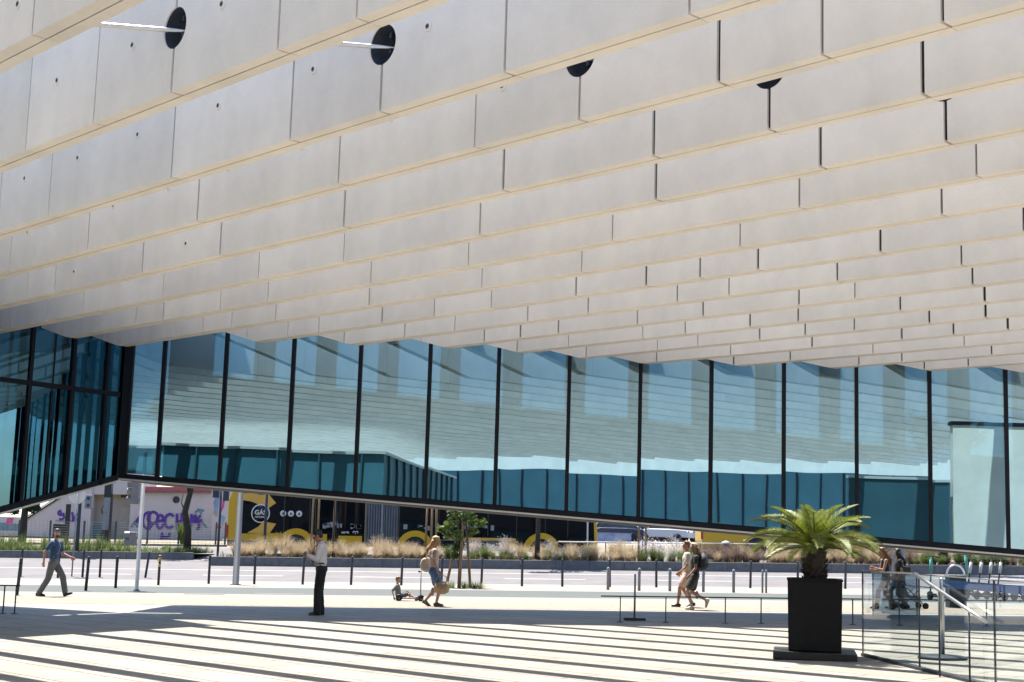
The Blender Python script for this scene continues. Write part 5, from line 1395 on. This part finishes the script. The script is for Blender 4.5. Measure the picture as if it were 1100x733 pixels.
# 7, 8 two women behind the glass screen
g = G(952, 655)
p7, J7 = person('brown haired woman in black tank top, walking left behind the glass screen', g, PI + .04,
    dict(h=1.60, fem=True, pelvis=(0, 0, .90), lean=.10, yaw=.0, pitch=.25, lf=(.30, .08, .10), rf=(-.30, -.07, .14), fd={1: (1, 0, .1), -1: (1, 0, -.4)}, lh=(.36, .12, 1.16), rh=(.34, -.10, 1.10), curl=.7,
         elbowdir={1: (-.6, .3, -.8), -1: (-.6, -.3, -.8)}, skin='skin', top=dict(m='blacktop', sleeve=0, strap=True, loose=.012), legs=dict(m='blacktrouser', cover=.97, loose=.012), shoe='leather', hair=dict(m='hairbrown', long=.42)))
g = G(966, 654.5)
p8, J8 = person('black haired woman in black, following the woman in the tank top', g, PI - .05,
    dict(h=1.56, fem=True, pelvis=(0, 0, .91), lean=.04, yaw=-.5, lf=(-.20, .08, .12), rf=(.22, -.07, .10), fd={1: (1, 0, -.3), -1: (1, 0, 0)}, lh=(.10, .26, .90), rh=(.14, -.25, .95), curl=.5,
         skin='skin', top=dict(m='blacktop', sleeve=.5, loose=.02), legs=dict(m='backpack', cover=.97, loose=.012), shoe='leather', hair=dict(m='hairdark', long=.40)))
hb_ = thing('handbag', 'black shoulder bag on the black haired woman', 'bag', wpt(p8, (-.16, .17, .98)), .1)
mb = MB(); mb.box((0, 0, .12), (.26, .11, .22)); mb.build('sack', M['leather'], hb_, .03); MB().tube([(-.11, 0, .22), (-.02, 0, .46), (.06, .0, .48), (.11, 0, .22)], .010, 6).build('strap', M['leather'], hb_)

# ------------------------------------------------------------------ scooters
def scooter(label, loc, rz, stem, cover=None, group=None, h=1.15, lean=.12, child_=False, roll=0, dark=True):
    t = thing('kick_scooter', label, 'scooter', loc, rz, group); t.rotation_euler = (roll, 0, rz)
    s = h / 1.15; r = .105 * s
    b = MB(); b.box((0, 0, .12 * s), (.52 * s, .15 * s, .05 * s)); b.box((.30 * s, 0, .16 * s), (.16 * s, .07 * s, .06 * s)); b.build('deck', M['dark' if dark else 'lightsteel'], t, .012)
    for x in (-.40, .44):
        w_ = MB().lathe([(r * .5, -.022), (r * .92, -.024), (r, 0), (r * .92, .024), (r * .5, .022)], 20).build('wheel', M['tyre'], t); w_.matrix_local = Matrix.Translation((x * s, 0, r)) @ Matrix.Rotation(PI / 2, 4, 'X')
        MB().lathe([(r * .5, -.018), (r * .3, .026), (.01, .028)], 14).build('hub', M['lightsteel'], w_)
        mb = MB(); mb.tube([(x * s + r * 1.15 * math.cos(a), 0, r + r * 1.15 * math.sin(a)) for a in [PI * (.15 + .7 * i / 8) for i in range(9)]], .018, 6, flat=1.6); mb.build('mudguard', M['dark'], t)
    a = Vector((.43 * s, 0, .13 * s)); e = Vector((.43 * s - lean * s, 0, h))
    MB().cyl(a, e, .024 * s, .022 * s).build('stem', M[stem], t)
    if cover: MB().cyl(a.lerp(e, .62), a.lerp(e, .93), .042 * s).build('stem_cover', M[cover], t)
    mb = MB(); mb.tube([e + Vector((-.05, -.24 * s, .0)), e + Vector((0, -.08, .02)), e + Vector((0, .08, .02)), e + Vector((-.05, .24 * s, 0))], .016, 8); hbv = mb.build('handlebar', M['dark' if dark else 'lightsteel'], t)
    for q in (-1, 1): MB().cyl(e + Vector((-.035, q * .16 * s, 0)), e + Vector((-.055, q * .26 * s, 0)), .021).build('grip', M['tyre'], hbv)
    return t
scooter('small pale child scooter lying beside the sitting child', G(440, 646) + Vector((0, -.12, 0)), .1, 'lightsteel', h=.80, lean=.02, dark=False)
gs = 'white stemmed scooters parked in a row'
SL = ['white stemmed scooter nearest the grey bin, first of the parked row', 'white stemmed scooter second from the grey bin in the parked row', 'white stemmed scooter third from the grey bin in the parked row', 'white stemmed scooter farthest right in the parked row']
for x, l_ in zip((1054, 1065, 1075.5, 1086), SL):
    scooter(l_, G(x, 645), PI - .75 + random.uniform(-.06, .06), 'dark', 'white', gs, 1.22, .16)
scooter('teal stemmed scooter standing upright behind the round steel post', G(1012, 646), PI - 1.1, 'teal', 'teal', h=1.30, lean=.04)
scooter('teal stemmed scooter leaning behind the grey bin', G(1031, 640), .5, 'teal', 'teal', h=1.35, lean=.20)
g = G(1027, 653); t = thing('litter_bin', 'square grey litter bin with a steel hoop on top', 'litter bin', g)
MB().box((0, 0, .42), (.46, .40, .84)).build('body', M['greysteel'], t, .015); MB().box((0, 0, .855), (.50, .44, .03)).build('lid', M['lightsteel'], t)
MB().tube([(.24 * math.cos(a), 0, .87 + .27 * math.sin(a)) for a in [PI * i / 14 for i in range(15)]], .025, 8).build('hoop', M['steel'], t)
# pushchair by the two women
g = G(977, 654); t = thing('pushchair', 'dark folding pushchair on small wheels right of the two women', 'pushchair', g, .15)
mb = MB(); mb.tube([(-.42, .2, .62), (-.1, .2, .5), (.35, .2, .08)], .014, 6); mb.tube([(-.42, -.2, .62), (-.1, -.2, .5), (.35, -.2, .08)], .014, 6); mb.tube([(.2, .2, .52), (-.28, .2, .08)], .014, 6); mb.tube([(.2, -.2, .52), (-.28, -.2, .08)], .014, 6); mb.cyl((-.42, .2, .62), (-.42, -.2, .62), .016); mb.build('frame', M['dark'], t)
MB().prism([(-.12, .28), (.24, .26), (.26, .32), (-.08, .36), (-.22, .66), (-.28, .64)], 'y', -.17, .17).build('seat', M['backpack'], t, .02)
for x in (.35, -.28):
    for y in (-.21, .21):
        w_ = MB().lathe([(.03, -.02), (.085, -.018), (.085, .018), (.03, .02)], 16).build('wheel', M['tyre'], t); w_.matrix_local = Matrix.Translation((x, y, .085)) @ Matrix.Rotation(PI / 2, 4, 'X')
